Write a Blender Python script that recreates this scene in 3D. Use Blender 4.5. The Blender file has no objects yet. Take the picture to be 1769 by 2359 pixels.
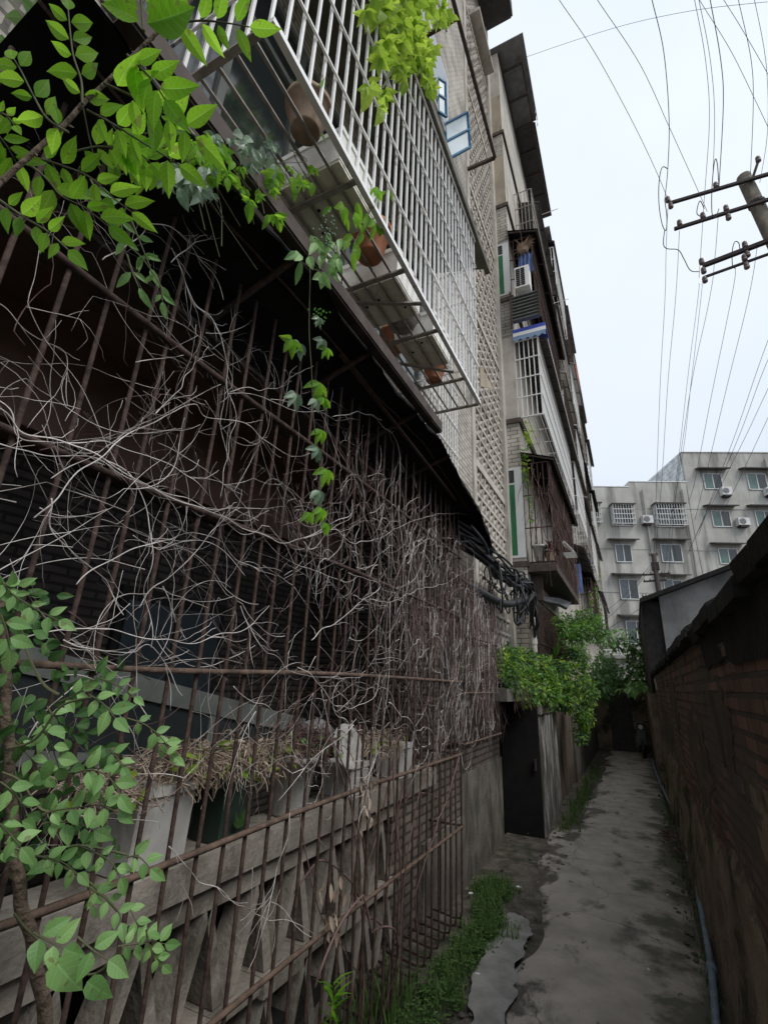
import bpy, math, random
from mathutils import Vector, Matrix, noise
random.seed(7)
S = bpy.context.scene
COL = S.collection
rnd = random.random
def ru(a, b): return a + (b - a) * rnd()

# ------------------------------------------------------------------ camera
CAM = Vector((0, 0, 1.94)); F = 1106.70
RX = Vector((0.89649469, -0.11049585, -0.4290547))
RY = Vector((0.44110057, 0.31344356, 0.84094198))
RZ = Vector((0.04156383, -0.9431563, 0.32974027))
RC = Matrix((RX, RY, RZ))                    # world = RC @ (right, down, forward)
cd = bpy.data.cameras.new('camera'); co = bpy.data.objects.new('camera', cd); COL.objects.link(co)
cd.sensor_fit = 'HORIZONTAL'; cd.sensor_width = 36; cd.lens = F / 1769 * 36
cd.clip_start = 0.02; cd.clip_end = 500
m = (RC @ Matrix(((1, 0, 0), (0, -1, 0), (0, 0, -1)))).to_4x4(); m.translation = CAM
co.matrix_world = m; S.camera = co

# ------------------------------------------------------------------ world, sun, exposure
W = bpy.data.worlds.new('World'); S.world = W; W.use_nodes = True
wn = W.node_tree.nodes; wl = W.node_tree.links
bg = wn['Background']
sky = wn.new('ShaderNodeTexSky'); sky.sky_type = 'NISHITA'; sky.sun_disc = False
sky.sun_elevation = math.radians(48); sky.sun_rotation = math.radians(108); sky.air_density = 1; sky.dust_density = 4
mx = wn.new('ShaderNodeMix'); mx.data_type = 'RGBA'; mx.inputs['Factor'].default_value = 0.93
tc = wn.new('ShaderNodeTexCoord'); nz = wn.new('ShaderNodeTexNoise'); nz.inputs['Scale'].default_value = 1.6; nz.inputs['Detail'].default_value = 4
cr = wn.new('ShaderNodeValToRGB'); cr.color_ramp.elements[0].color = (7.5, 8.3, 9.2, 1); cr.color_ramp.elements[1].color = (8.9, 9.4, 9.9, 1)
cr.color_ramp.elements[0].position = .3; cr.color_ramp.elements[1].position = .7
wl.new(tc.outputs['Generated'], nz.inputs['Vector']); wl.new(nz.outputs['Fac'], cr.inputs['Fac'])
sx = wn.new('ShaderNodeSeparateXYZ'); wl.new(tc.outputs['Generated'], sx.inputs[0]); hr = wn.new('ShaderNodeMapRange'); hr.inputs['From Min'].default_value = .15; hr.inputs['From Max'].default_value = .8
hm = wn.new('ShaderNodeMix'); hm.data_type = 'RGBA'; hm.blend_type = 'MULTIPLY'; hm.inputs['Factor'].default_value = 1; hc = wn.new('ShaderNodeValToRGB'); hc.color_ramp.elements[0].color = (.74, .78, .86, 1); hc.color_ramp.elements[1].color = (1, 1, 1, 1)
wl.new(sx.outputs['Z'], hr.inputs['Value']); wl.new(hr.outputs[0], hc.inputs['Fac']); wl.new(cr.outputs['Color'], hm.inputs['A']); wl.new(hc.outputs['Color'], hm.inputs['B'])
wl.new(sky.outputs['Color'], mx.inputs['A']); wl.new(hm.outputs['Result'], mx.inputs['B'])
wl.new(mx.outputs['Result'], bg.inputs['Color']); bg.inputs['Strength'].default_value = 0.094
sd = bpy.data.lights.new('sun', 'SUN'); sd.energy = 1.5; sd.angle = math.radians(25); sd.color = (1, .97, .92)
so = bpy.data.objects.new('sun', sd); COL.objects.link(so)
so.rotation_euler = (math.radians(42), 0, math.radians(72))
S.view_settings.view_transform = 'Standard'; S.view_settings.look = 'None'
S.view_settings.exposure = 0.32; S.view_settings.gamma = 1

# ------------------------------------------------------------------ pixel -> world
def ray(px, py): return RC @ Vector((px - 884.5, py - 1179.5, F))
def OX(px, py, X): r = ray(px, py); return CAM + r * ((X - CAM.x) / r.x)
def OY(px, py, Y): r = ray(px, py); return CAM + r * ((Y - CAM.y) / r.y)
def OZ(px, py, Z): r = ray(px, py); return CAM + r * ((Z - CAM.z) / r.z)
def OD(px, py, D): return CAM + ray(px, py) * (D / F)

# ------------------------------------------------------------------ materials
def mat(name, c1, c2=None, scale=6, rough=.85, bump=0, metal=0, detail=6, stretch=None, stain=None, trans=0, spec=.3, attr=False, bscale=40, lo=.35, hi=.65):
    m = bpy.data.materials.new(name); m.use_nodes = True
    n = m.node_tree.nodes; l = m.node_tree.links; b = n['Principled BSDF']
    b.inputs['Roughness'].default_value = rough; b.inputs['Metallic'].default_value = metal
    b.inputs['Specular IOR Level'].default_value = spec
    c2 = c2 or c1
    t = n.new('ShaderNodeTexCoord'); mp = n.new('ShaderNodeMapping'); l.new(t.outputs['Object'], mp.inputs['Vector'])
    if stretch: mp.inputs['Scale'].default_value = stretch
    z = n.new('ShaderNodeTexNoise'); z.inputs['Scale'].default_value = scale; z.inputs['Detail'].default_value = detail; z.inputs['Roughness'].default_value = .62
    l.new(mp.outputs['Vector'], z.inputs['Vector'])
    r = n.new('ShaderNodeValToRGB'); r.color_ramp.elements[0].position = lo; r.color_ramp.elements[1].position = hi
    r.color_ramp.elements[0].color = (*c1, 1); r.color_ramp.elements[1].color = (*c2, 1)
    if attr:
        a = n.new('ShaderNodeAttribute'); a.attribute_name = 'rnd'
        ad = n.new('ShaderNodeMath'); ad.operation = 'MULTIPLY_ADD'; ad.inputs[1].default_value = .35
        l.new(z.outputs['Fac'], ad.inputs[0]); mm = n.new('ShaderNodeMath'); mm.operation = 'MULTIPLY'; mm.inputs[1].default_value = .65
        l.new(a.outputs['Fac'], mm.inputs[0]); l.new(mm.outputs[0], ad.inputs[2]); l.new(ad.outputs[0], r.inputs['Fac'])
        r.color_ramp.elements[0].position = .15; r.color_ramp.elements[1].position = .85
    else: l.new(z.outputs['Fac'], r.inputs['Fac'])
    col = r.outputs['Color']
    if stain:                                  # (colour, scale, stretch, threshold, amount)
        sc, ss, st, th, am = stain[:5]
        mp2 = n.new('ShaderNodeMapping'); mp2.inputs['Scale'].default_value = st; l.new(t.outputs['Object'], mp2.inputs['Vector'])
        z2 = n.new('ShaderNodeTexNoise'); z2.inputs['Scale'].default_value = ss; z2.inputs['Detail'].default_value = 8; z2.inputs['Roughness'].default_value = .65
        l.new(mp2.outputs['Vector'], z2.inputs['Vector'])
        mr = n.new('ShaderNodeMapRange'); mr.inputs['From Min'].default_value = th; mr.inputs['From Max'].default_value = th + (stain[5] if len(stain) > 5 else .12)
        mr.inputs['To Max'].default_value = am; l.new(z2.outputs['Fac'], mr.inputs['Value'])
        x = n.new('ShaderNodeMix'); x.data_type = 'RGBA'; l.new(mr.outputs['Result'], x.inputs['Factor'])
        l.new(col, x.inputs['A']); x.inputs['B'].default_value = (*sc, 1); col = x.outputs['Result']
    if attr:
        au = n.new('ShaderNodeAttribute'); au.attribute_name = 'lu'; al = n.new('ShaderNodeAttribute'); al.attribute_name = 'lt'
        def mth(op, a, c=None, d=None):
            q = n.new('ShaderNodeMath'); q.operation = op
            for i, v in enumerate((a, c, d)):
                if v is None: continue
                if isinstance(v, (int, float)): q.inputs[i].default_value = v
                else: l.new(v, q.inputs[i])
            return q.outputs[0]
        mid = mth('LESS_THAN', au.outputs['Fac'], .07); fr = mth('FRACT', mth('SUBTRACT', mth('MULTIPLY', al.outputs['Fac'], 7.0), mth('MULTIPLY', au.outputs['Fac'], 1.4)))
        vn = mth('MAXIMUM', mid, mth('MULTIPLY', mth('LESS_THAN', fr, .13), .6)); xv = n.new('ShaderNodeMix'); xv.data_type = 'RGBA'; l.new(mth('MULTIPLY', vn, .35), xv.inputs['Factor'])
        hv = n.new('ShaderNodeHueSaturation'); hv.inputs['Saturation'].default_value = .8; hv.inputs['Value'].default_value = 1.7; l.new(col, hv.inputs['Color']); l.new(col, xv.inputs['A']); l.new(hv.outputs['Color'], xv.inputs['B']); col = xv.outputs['Result']
        sp = n.new('ShaderNodeTexNoise'); sp.inputs['Scale'].default_value = 55; sp.inputs['Detail'].default_value = 2; l.new(t.outputs['Object'], sp.inputs['Vector'])
        xs = n.new('ShaderNodeMix'); xs.data_type = 'RGBA'; l.new(mth('MULTIPLY', mth('GREATER_THAN', sp.outputs['Fac'], .66), .6), xs.inputs['Factor']); l.new(col, xs.inputs['A']); xs.inputs['B'].default_value = (.16, .13, .05, 1); col = xs.outputs['Result']
        bq = n.new('ShaderNodeBump'); bq.inputs['Strength'].default_value = .35; bq.inputs['Distance'].default_value = .002; l.new(vn, bq.inputs['Height']); l.new(bq.outputs['Normal'], b.inputs['Normal'])
    l.new(col, b.inputs['Base Color'])
    if bump:
        z3 = n.new('ShaderNodeTexNoise'); z3.inputs['Scale'].default_value = bscale; z3.inputs['Detail'].default_value = 5
        l.new(t.outputs['Object'], z3.inputs['Vector'])
        bp = n.new('ShaderNodeBump'); bp.inputs['Strength'].default_value = bump; bp.inputs['Distance'].default_value = .02
        l.new(z3.outputs['Fac'], bp.inputs['Height']); l.new(bp.outputs['Normal'], b.inputs['Normal'])
    if trans:
        tr = n.new('ShaderNodeBsdfTranslucent'); ms = n.new('ShaderNodeMixShader'); ms.inputs[0].default_value = trans
        hs = n.new('ShaderNodeHueSaturation'); hs.inputs['Hue'].default_value = .49; hs.inputs['Value'].default_value = 1.6; l.new(col, hs.inputs['Color'])
        l.new(hs.outputs['Color'], tr.inputs['Color']); l.new(b.outputs[0], ms.inputs[1]); l.new(tr.outputs[0], ms.inputs[2])
        l.new(ms.outputs[0], n['Material Output'].inputs['Surface'])
    return m
def brick(name, c1, c2, mort, bw=.24, bh=.065, axis='YZ', stain=None, rough=.85, bump=.5, mo=.012, off=.5):
    m = bpy.data.materials.new(name); m.use_nodes = True
    n = m.node_tree.nodes; l = m.node_tree.links; b = n['Principled BSDF']; b.inputs['Roughness'].default_value = rough; b.inputs['Specular IOR Level'].default_value = .25
    t = n.new('ShaderNodeTexCoord'); sp = n.new('ShaderNodeSeparateXYZ'); cb = n.new('ShaderNodeCombineXYZ')
    l.new(t.outputs['Object'], sp.inputs[0]); l.new(sp.outputs[axis[0]], cb.inputs[0]); l.new(sp.outputs[axis[1]], cb.inputs[1])
    br = n.new('ShaderNodeTexBrick'); br.inputs['Scale'].default_value = 1; br.inputs['Brick Width'].default_value = bw; br.inputs['Row Height'].default_value = bh
    br.inputs['Mortar Size'].default_value = mo; br.inputs['Mortar Smooth'].default_value = .3; br.offset = off
    wz = n.new('ShaderNodeTexNoise'); wz.inputs['Scale'].default_value = 2.5; wz.inputs['Detail'].default_value = 6
    l.new(t.outputs['Object'], wz.inputs['Vector'])
    va = n.new('ShaderNodeVectorMath'); va.operation = 'MULTIPLY_ADD'; va.inputs[1].default_value = (.02, .02, 0); l.new(wz.outputs['Color'], va.inputs[0]); l.new(cb.outputs[0], va.inputs[2])
    l.new(va.outputs[0], br.inputs['Vector'])
    br.inputs['Color1'].default_value = (*c1, 1); br.inputs['Color2'].default_value = (*c2, 1); br.inputs['Mortar'].default_value = (*mort, 1)
    col = br.outputs['Color']
    hs = n.new('ShaderNodeHueSaturation'); mr0 = n.new('ShaderNodeMapRange'); mr0.inputs['From Min'].default_value = .3; mr0.inputs['From Max'].default_value = .7
    mr0.inputs['To Min'].default_value = .62; mr0.inputs['To Max'].default_value = 1.25; l.new(wz.outputs['Fac'], mr0.inputs['Value']); l.new(mr0.outputs[0], hs.inputs['Value'])
    l.new(col, hs.inputs['Color']); col = hs.outputs['Color']
    if stain:
        sc, ss, st, th, am = stain
        mp2 = n.new('ShaderNodeMapping'); mp2.inputs['Scale'].default_value = st; l.new(t.outputs['Object'], mp2.inputs['Vector'])
        z2 = n.new('ShaderNodeTexNoise'); z2.inputs['Scale'].default_value = ss; z2.inputs['Detail'].default_value = 8
        l.new(mp2.outputs['Vector'], z2.inputs['Vector'])
        mr = n.new('ShaderNodeMapRange'); mr.inputs['From Min'].default_value = th; mr.inputs['From Max'].default_value = th + .1
        mr.inputs['To Max'].default_value = am; l.new(z2.outputs['Fac'], mr.inputs['Value'])
        x = n.new('ShaderNodeMix'); x.data_type = 'RGBA'; l.new(mr.outputs['Result'], x.inputs['Factor']); l.new(col, x.inputs['A']); x.inputs['B'].default_value = (*sc, 1); col = x.outputs['Result']
    l.new(col, b.inputs['Base Color'])
    ma = n.new('ShaderNodeMath'); ma.operation = 'MULTIPLY_ADD'; ma.inputs[1].default_value = -1; ma.inputs[2].default_value = 1; l.new(br.outputs['Fac'], ma.inputs[0])
    z3 = n.new('ShaderNodeTexNoise'); z3.inputs['Scale'].default_value = 60; z3.inputs['Detail'].default_value = 4; l.new(t.outputs['Object'], z3.inputs['Vector'])
    m3 = n.new('ShaderNodeMath'); m3.operation = 'MULTIPLY_ADD'; m3.inputs[1].default_value = .5; l.new(z3.outputs['Fac'], m3.inputs[0]); l.new(ma.outputs[0], m3.inputs[2])
    bp = n.new('ShaderNodeBump'); bp.inputs['Strength'].default_value = bump; bp.inputs['Distance'].default_value = .012; l.new(m3.outputs[0], bp.inputs['Height']); l.new(bp.outputs['Normal'], b.inputs['Normal'])
    return m
def glassy(name, col, rough=.08, spec=.8):
    return mat(name, col, tuple(min(1, c * 1.5 + .005) for c in col), scale=1.5, rough=rough, spec=spec)

M = dict(
    path=mat('worn_concrete_path', (.34, .295, .25), (.50, .435, .375), scale=3.2, rough=.5, bump=.6, bscale=16, stain=((.06, .048, .038), 1.15, (1.5, .9, 1), .555, .85), spec=.35),
    soil=mat('damp_soil', (.06, .05, .04), (.17, .145, .12), scale=7, rough=.9, bump=.9, stain=((.03, .045, .018), 3, (1, 1, 1), .5, .7)),
    wet=mat('wet_cement', (.24, .23, .21), (.40, .385, .36), scale=5, rough=.12, spec=.7, bump=.12, stain=((.12, .11, .1), 5, (1, 1, 1), .6, .8)),
    tile=brick('pale_glazed_brick', (.56, .52, .455), (.46, .42, .365), (.22, .195, .17), .24, .07, 'YZ', ((.13, .12, .10), 1.2, (1, 1, .25), .58, .5)),
    tileX=brick('pale_brick_side', (.50, .465, .405), (.42, .385, .335), (.17, .15, .13), .26, .085, 'XZ', ((.13, .12, .10), 1.2, (1, 1, .3), .6, .5), mo=.009),
    lowbrick=brick('old_grimy_brick', (.18, .152, .128), (.125, .105, .09), (.06, .052, .045), .24, .07, 'YZ', ((.05, .045, .035), 1.5, (1, 1, .5), .5, .7)),
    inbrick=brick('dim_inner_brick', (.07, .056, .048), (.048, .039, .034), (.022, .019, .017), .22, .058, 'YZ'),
    redbrick=brick('dark_red_brick', (.30, .17, .13), (.18, .115, .092), (.11, .092, .078), .25, .075, 'YZ', ((.13, .115, .095), 1.1, (1, .6, 1), .50, .85), bump=1),
    plaster=mat('grey_beige_plaster', (.40, .37, .32), (.55, .51, .45), scale=2.2, rough=.9, bump=.25, stain=((.12, .105, .085), 2.4, (2.5, 2.5, .3), .54, .75)),
    beige=mat('brown_beige_render', (.33, .28, .21), (.44, .375, .285), scale=1.3, rough=.9, bump=.1, stain=((.15, .12, .085), 2, (1, 1, .4), .55, .6)),
    lattice=mat('precast_lattice_concrete', (.46, .415, .36), (.60, .55, .485), scale=3, rough=.9, bump=.3, stain=((.13, .11, .09), 3, (1, 1, .4), .56, .7)),
    fin=mat('weathered_cement_block', (.20, .178, .15), (.34, .305, .265), scale=5, rough=.9, bump=.4, stain=((.06, .055, .04), 3, (1, 1, .6), .52, .75)),
    base=mat('damp_plaster_base', (.10, .09, .077), (.19, .17, .148), scale=3, rough=.85, bump=.5, stain=((.045, .045, .032), 2, (1.5, 1.5, .5), .48, .85)),
    peel=mat('peeling_whitewash', (.10, .092, .08), (.36, .35, .335), scale=3.5, stretch=(1.5, 1.5, .6), rough=.9, bump=.5, stain=((.05, .045, .035), 2.2, (1.6, 1.6, .45), .5, .9, .1), lo=.42, hi=.62),
    brown=mat('mud_brown_render', (.075, .058, .044), (.16, .125, .098), scale=3, rough=.9, bump=.5, stain=((.045, .04, .03), 2, (2, 2, .4), .5, .8)),
    mudwall=mat('mossy_mud_plaster', (.15, .115, .085), (.36, .28, .21), scale=2.5, rough=.95, bump=1, stain=((.03, .038, .018), 1.4, (1.2, 1.2, 1.2), .5, .85, .1)),
    rust=mat('rusted_iron', (.04, .026, .022), (.095, .062, .05), scale=25, rough=.85, bump=.4, spec=.25),
    rustlight=mat('orange_rusted_iron', (.075, .052, .042), (.17, .115, .085), scale=18, rough=.85, bump=.4, spec=.25),
    silver=mat('pale_galvanised_steel', (.88, .86, .84), (.93, .92, .9), scale=14, rough=.45, metal=.1, spec=.5, stain=((.30, .19, .13), 9, (1, 1, .6), .60, .7, .06)),
    silverd=mat('dull_steel_bar', (.24, .21, .185), (.42, .385, .35), scale=14, rough=.6, metal=.2),
    chan=mat('brown_steel_channel', (.055, .04, .034), (.10, .078, .065), scale=8, rough=.75),
    gutter=mat('dirty_awning_edge', (.10, .095, .075), (.17, .16, .13), scale=5, rough=.8),
    black=mat('black_sheeting', (.008, .008, .009), (.02, .019, .019), scale=3, rough=.95, bump=.3, bscale=8, spec=.08),
    darkmetal=mat('dark_weathered_awning', (.05, .048, .047), (.085, .08, .078), scale=6, rough=.8),
    greymetal=mat('grey_corrugated_roofing', (.16, .16, .165), (.24, .24, .245), scale=5, rough=.7, stain=((.09, .085, .08), 2, (1, 1, 1), .55, .7)),
    whitepanel=mat('white_pvc_panel', (.78, .77, .75), (.86, .85, .83), scale=3, rough=.6),
    white=mat('white_window_frame', (.60, .61, .60), (.70, .70, .69), scale=4, rough=.5),
    foam=mat('dusty_white_foam', (.78, .77, .72), (.86, .85, .80), scale=8, rough=.8, bump=.1),
    foamund=mat('muddy_box_underside', (.70, .66, .54), (.88, .85, .72), scale=7, rough=.9, bump=.1, stain=((.25, .22, .16), 5, (1, 1, 1), .58, .6, .08)),
    terra=mat('terracotta', (.45, .17, .09), (.6, .27, .16), scale=8, rough=.8),
    clay=mat('brown_clay', (.26, .18, .13), (.40, .30, .22), scale=9, rough=.8),
    potw=mat('dirty_white_plastic', (.40, .385, .36), (.55, .54, .51), scale=4, rough=.55, stain=((.2, .17, .13), 4, (1, 1, .5), .55, .7)),
    potg=mat('dark_green_plastic', (.02, .034, .027), (.03, .05, .038), scale=6, rough=.5),
    glass=glassy('dark_window_glass', (.02, .025, .026)),
    glassb=glassy('bluish_window_glass', (.06, .075, .085), .12),
    glassl=glassy('pale_reflecting_glass', (.34, .42, .46), .4),
    glassg=glassy('green_window_glass', (.06, .12, .10), .15),
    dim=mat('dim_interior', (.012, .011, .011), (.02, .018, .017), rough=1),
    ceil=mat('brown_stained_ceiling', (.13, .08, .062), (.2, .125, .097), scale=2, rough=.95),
    greyframe=mat('grey_green_window_frame', (.10, .11, .10), (.15, .16, .145), scale=5, rough=.6),
    curtain=mat('green_curtain_cloth', (.02, .10, .045), (.05, .20, .09), scale=9, stretch=(6, 6, .4), rough=.9),
    bluecloth=mat('blue_cloth', (.09, .14, .30), (.16, .22, .42), scale=5, rough=.9),
    bluepaint=mat('blue_painted_frame', (.03, .12, .25), (.06, .2, .34), scale=6, rough=.5),
    bluestripe=mat('blue_awning_stripe', (.05, .08, .42), (.07, .12, .5), rough=.6),
    red=mat('faded_red_sheet', (.55, .08, .03), (.65, .13, .05), rough=.7),
    farwall=mat('weathered_grey_cement', (.36, .35, .32), (.56, .55, .51), scale=.35, rough=.95, stain=((.15, .145, .13), .55, (1.7, 1.7, .2), .47, .7, .12), detail=9),
    farwet=mat('stained_cement_band', (.20, .195, .18), (.42, .41, .385), scale=.5, rough=.95, detail=10, stretch=(1, 1, .5)),
    cladding=brick('pale_side_cladding', (.50, .52, .52), (.46, .48, .48), (.34, .35, .35), 40, .3, 'YZ', mo=.03, bump=.02),
    darkroof=mat('black_tarred_roof', (.012, .011, .011), (.03, .027, .026), scale=6, rough=.9, bump=.8),
    gable=mat('grey_gable_plaster', (.17, .17, .17), (.30, .30, .30), scale=1.6, rough=.95, stain=((.1, .1, .1), 1.2, (1, 1, .4), .5, .7)),
    pole=mat('concrete_pole', (.11, .098, .08), (.19, .17, .14), scale=8, rough=.9, bump=.2, stain=((.05, .045, .04), 3, (2, 2, .4), .53, .7, .08)),
    iron=mat('dark_steel_arm', (.035, .027, .03), (.07, .055, .055), scale=12, rough=.8),
    ins=mat('brown_porcelain', (.10, .075, .065), (.17, .13, .11), scale=9, rough=.4, spec=.5),
    wire=mat('grey_cable', (.06, .06, .06), (.10, .10, .10), rough=.8),
    cable=mat('black_cable', (.012, .012, .013), (.035, .034, .036), rough=.5, spec=.4),
    pipe=mat('blue_grey_pipe', (.16, .23, .29), (.26, .34, .41), scale=6, rough=.5, stain=((.05, .06, .05), 4, (1, 1, 1), .55, .7)),
    vine=mat('pale_dead_vine', (.13, .105, .092), (.72, .66, .62), scale=5, rough=.9, bump=.3, lo=.3, hi=.6),
    vined=mat('reddish_dead_twig', (.08, .045, .04), (.22, .145, .13), scale=6, rough=.9),
    dry=mat('withered_leaf', (.16, .11, .085), (.48, .39, .30), scale=6, rough=.95, attr=True),
    bark=mat('brown_bark', (.08, .06, .042), (.18, .135, .10), scale=14, rough=.95, bump=1, stretch=(1, 1, .3)),
    stem=mat('green_brown_stem', (.06, .07, .035), (.12, .12, .06), scale=14, rough=.8),
    leafB=mat('bright_leaf', (.10, .27, .012), (.26, .52, .035), scale=9, rough=.5, trans=.6, attr=True, spec=.3),
    leafY=mat('yellow_green_leaf', (.16, .30, .02), (.36, .50, .06), scale=9, rough=.5, trans=.5, attr=True),
    leafM=mat('soft_green_leaf', (.12, .26, .07), (.26, .45, .15), scale=9, rough=.45, trans=.3, attr=True, spec=.4),
    leafP=mat('pale_creeper_leaf', (.12, .21, .12), (.28, .36, .25), scale=9, rough=.35, trans=.25, attr=True, spec=.5),
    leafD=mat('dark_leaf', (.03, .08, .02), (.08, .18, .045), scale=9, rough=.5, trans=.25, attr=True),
    leafS=mat('shrub_leaf', (.035, .115, .01), (.17, .36, .035), scale=9, rough=.4, trans=.35, attr=True, spec=.4),
    grass=mat('grass_blade', (.05, .11, .028), (.14, .24, .065), scale=9, rough=.6, trans=.3, attr=True),
    paper=mat('white_litter', (.6, .6, .58), (.75, .75, .72), rough=.8),
)

# ------------------------------------------------------------------ mesh helpers
class MB:
    def __init__(s): s.v = []; s.f = []; s.r = []; s.lu = []; s.lt = []
    def add(s, vs, fs, r=0.0, lu=None, lt=None):
        vs = list(vs); s.lu += lu or [1.0] * len(vs); s.lt += lt or [0.0] * len(vs)
        k = len(s.v); s.v += [tuple(v) for v in vs]; s.f += [tuple(i + k for i in f) for f in fs]; s.r += [r] * len(fs); return s
    def box(s, a, b):
        x0, y0, z0 = [min(a[i], b[i]) for i in range(3)]; x1, y1, z1 = [max(a[i], b[i]) for i in range(3)]
        return s.add([(x0, y0, z0), (x1, y0, z0), (x1, y1, z0), (x0, y1, z0), (x0, y0, z1), (x1, y0, z1), (x1, y1, z1), (x0, y1, z1)],
                     [(0, 3, 2, 1), (4, 5, 6, 7), (0, 1, 5, 4), (1, 2, 6, 5), (2, 3, 7, 6), (3, 0, 4, 7)])
    def bar(s, p, q, w, h=None, up=(0, 0, 1)):
        p = Vector(p); q = Vector(q); h = h or w; d = (q - p).normalized(); u = Vector(up)
        if abs(d.dot(u)) > .98: u = Vector((1, 0, 0))
        a = d.cross(u).normalized() * (w / 2); c = a.cross(d).normalized() * (h / 2)
        vs = [e + sa * a + sc * c for e in (p, q) for sa, sc in ((-1, -1), (1, -1), (1, 1), (-1, 1))]
        return s.add(vs, [(0, 1, 2, 3), (7, 6, 5, 4), (0, 4, 5, 1), (1, 5, 6, 2), (2, 6, 7, 3), (3, 7, 4, 0)])
    def tube(s, pts, r, n=6, r2=None, rv=0.0):
        pts = [Vector(p) for p in pts]; L = len(pts); vs = []; fs = []; a = None
        for i, p in enumerate(pts):
            d = (pts[min(i + 1, L - 1)] - pts[max(i - 1, 0)])
            if d.length < 1e-9: d = Vector((0, 0, 1))
            d.normalize()
            if a is None:
                a = d.cross(Vector((0, 0, 1)))
                if a.length < .1: a = d.cross(Vector((1, 0, 0)))
            a = (a - d * a.dot(d)); a = a.normalized() if a.length > 1e-6 else d.orthogonal().normalized(); b = d.cross(a)
            rr = (r[i] if isinstance(r, (list, tuple)) else (r if r2 is None else r + (r2 - r) * i / max(1, L - 1)))
            for k in range(n):
                t = 2 * math.pi * k / n; vs.append(p + (a * math.cos(t) + b * math.sin(t)) * rr)
        for i in range(L - 1):
            for k in range(n): fs.append((i * n + k, i * n + (k + 1) % n, (i + 1) * n + (k + 1) % n, (i + 1) * n + k))
        fs.append(tuple(range(n - 1, -1, -1))); fs.append(tuple((L - 1) * n + k for k in range(n)))
        return s.add(vs, fs, rv)
    def lathe(s, c, prof, n=20, axis=None):
        c = Vector(c); vs = []; fs = []; R = axis.to_track_quat('Z', 'Y').to_matrix() if axis else Matrix.Identity(3)
        for r, z in prof:
            for k in range(n): t = 2 * math.pi * k / n; vs.append(c + R @ Vector((r * math.cos(t), r * math.sin(t), z)))
        for i in range(len(prof) - 1):
            for k in range(n): fs.append((i * n + k, i * n + (k + 1) % n, (i + 1) * n + (k + 1) % n, (i + 1) * n + k))
        fs.append(tuple(range(n - 1, -1, -1))); fs.append(tuple((len(prof) - 1) * n + k for k in range(n)))
        return s.add(vs, fs)
    def prism(s, poly, d):                      # poly of 3-D points extruded by vector d
        poly = [Vector(p) for p in poly]; d = Vector(d); n = len(poly)
        fs = [tuple(range(n - 1, -1, -1)), tuple(range(n, 2 * n))] + [(i, (i + 1) % n, n + (i + 1) % n, n + i) for i in range(n)]
        return s.add(poly + [p + d for p in poly], fs)
    def leaf(s, base, d, nrm, L, w, droop=.15, fold=.2, shape='ovate', rv=None):
        rv = rnd() if rv is None else rv
        d = Vector(d).normalized(); nrm = Vector(nrm); nrm = (nrm - d * nrm.dot(d))
        nrm = nrm.normalized() if nrm.length > 1e-4 else d.orthogonal().normalized(); sd_ = d.cross(nrm)
        T = {'ovate': [(0, 0), (.07, .36), (.18, .78), (.32, 1), (.48, .97), (.64, .76), (.80, .44), (.91, .17), (1, 0)], 'lance': [(0, 0), (.2, .7), (.45, 1), (.7, .75), (.88, .35), (1, 0)],
             'small': [(0, 0), (.35, 1), (.75, .7), (1, 0)], 'heart': [(0, .0), (.05, .7), (.25, 1), (.5, .85), (.75, .45), (1, 0)]}[shape]
        vs = []; fs = []; lu = []; lt = []; base = Vector(base); tw = ru(-.5, .5); n0 = nrm.copy(); s0 = sd_.copy(); cv = ru(-.18, .18)
        for t, k in T:
            c = base + d * (L * t) - n0 * (droop * L * t * t) + s0 * (cv * L * t * t); sd_ = s0 * math.cos(tw * t) + n0 * math.sin(tw * t); nrm = n0 * math.cos(tw * t) - s0 * math.sin(tw * t); lu += [0, 1, 1]; lt += [t, t, t]
            vs += [c, c + sd_ * (w * k / 2) + nrm * (fold * w * k / 2), c - sd_ * (w * k / 2) + nrm * (fold * w * k / 2)]
        n = len(T)
        for i in range(n - 1):
            a, b = i * 3, i * 3 + 3
            if i == 0: fs += [(a, b + 1, b), (a, b, b + 2)]
            elif i == n - 2: fs += [(a, a + 1, b), (a + 2, a, b)]
            else: fs += [(a, a + 1, b + 1, b), (a + 2, a, b, b + 2)]
        return s.add(vs, fs, rv, lu, lt)
    def build(s, name, material, parent=None, smooth=False):
        if not s.v: s.add([(0, 0, 0), (0, 0, .001), (0, .001, 0)], [(0, 1, 2)])
        if parent is not None: org = Vector(parent['org'])
        else:
            xs = [v[0] for v in s.v]; ys = [v[1] for v in s.v]; zs = [v[2] for v in s.v]
            org = Vector(((min(xs) + max(xs)) / 2, (min(ys) + max(ys)) / 2, min(zs)))
        me = bpy.data.meshes.new(name); me.from_pydata([tuple(Vector(v) - org) for v in s.v], [], s.f)
        at = me.attributes.new('rnd', 'FLOAT', 'FACE'); at.data.foreach_set('value', s.r)
        if any(s.lt):
            for nm, dt in (('lu', s.lu), ('lt', s.lt)): me.attributes.new(nm, 'FLOAT', 'POINT').data.foreach_set('value', dt)
        if smooth: me.polygons.foreach_set('use_smooth', [True] * len(me.polygons))
        me.materials.append(material if not isinstance(material, str) else M[material]); me.update()
        o = bpy.data.objects.new(name, me); COL.objects.link(o); o['org'] = tuple(org)
        if parent is not None:
            o.parent = parent
        else: o.location = org
        return o
def thing(name, label, cat, loc, group=None):
    o = bpy.data.objects.new(name, None); COL.objects.link(o); o.location = loc; o['org'] = tuple(loc); o.empty_display_size = .1
    o['label'] = label; o['category'] = cat
    if group: o['group'] = group
    return o
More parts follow.
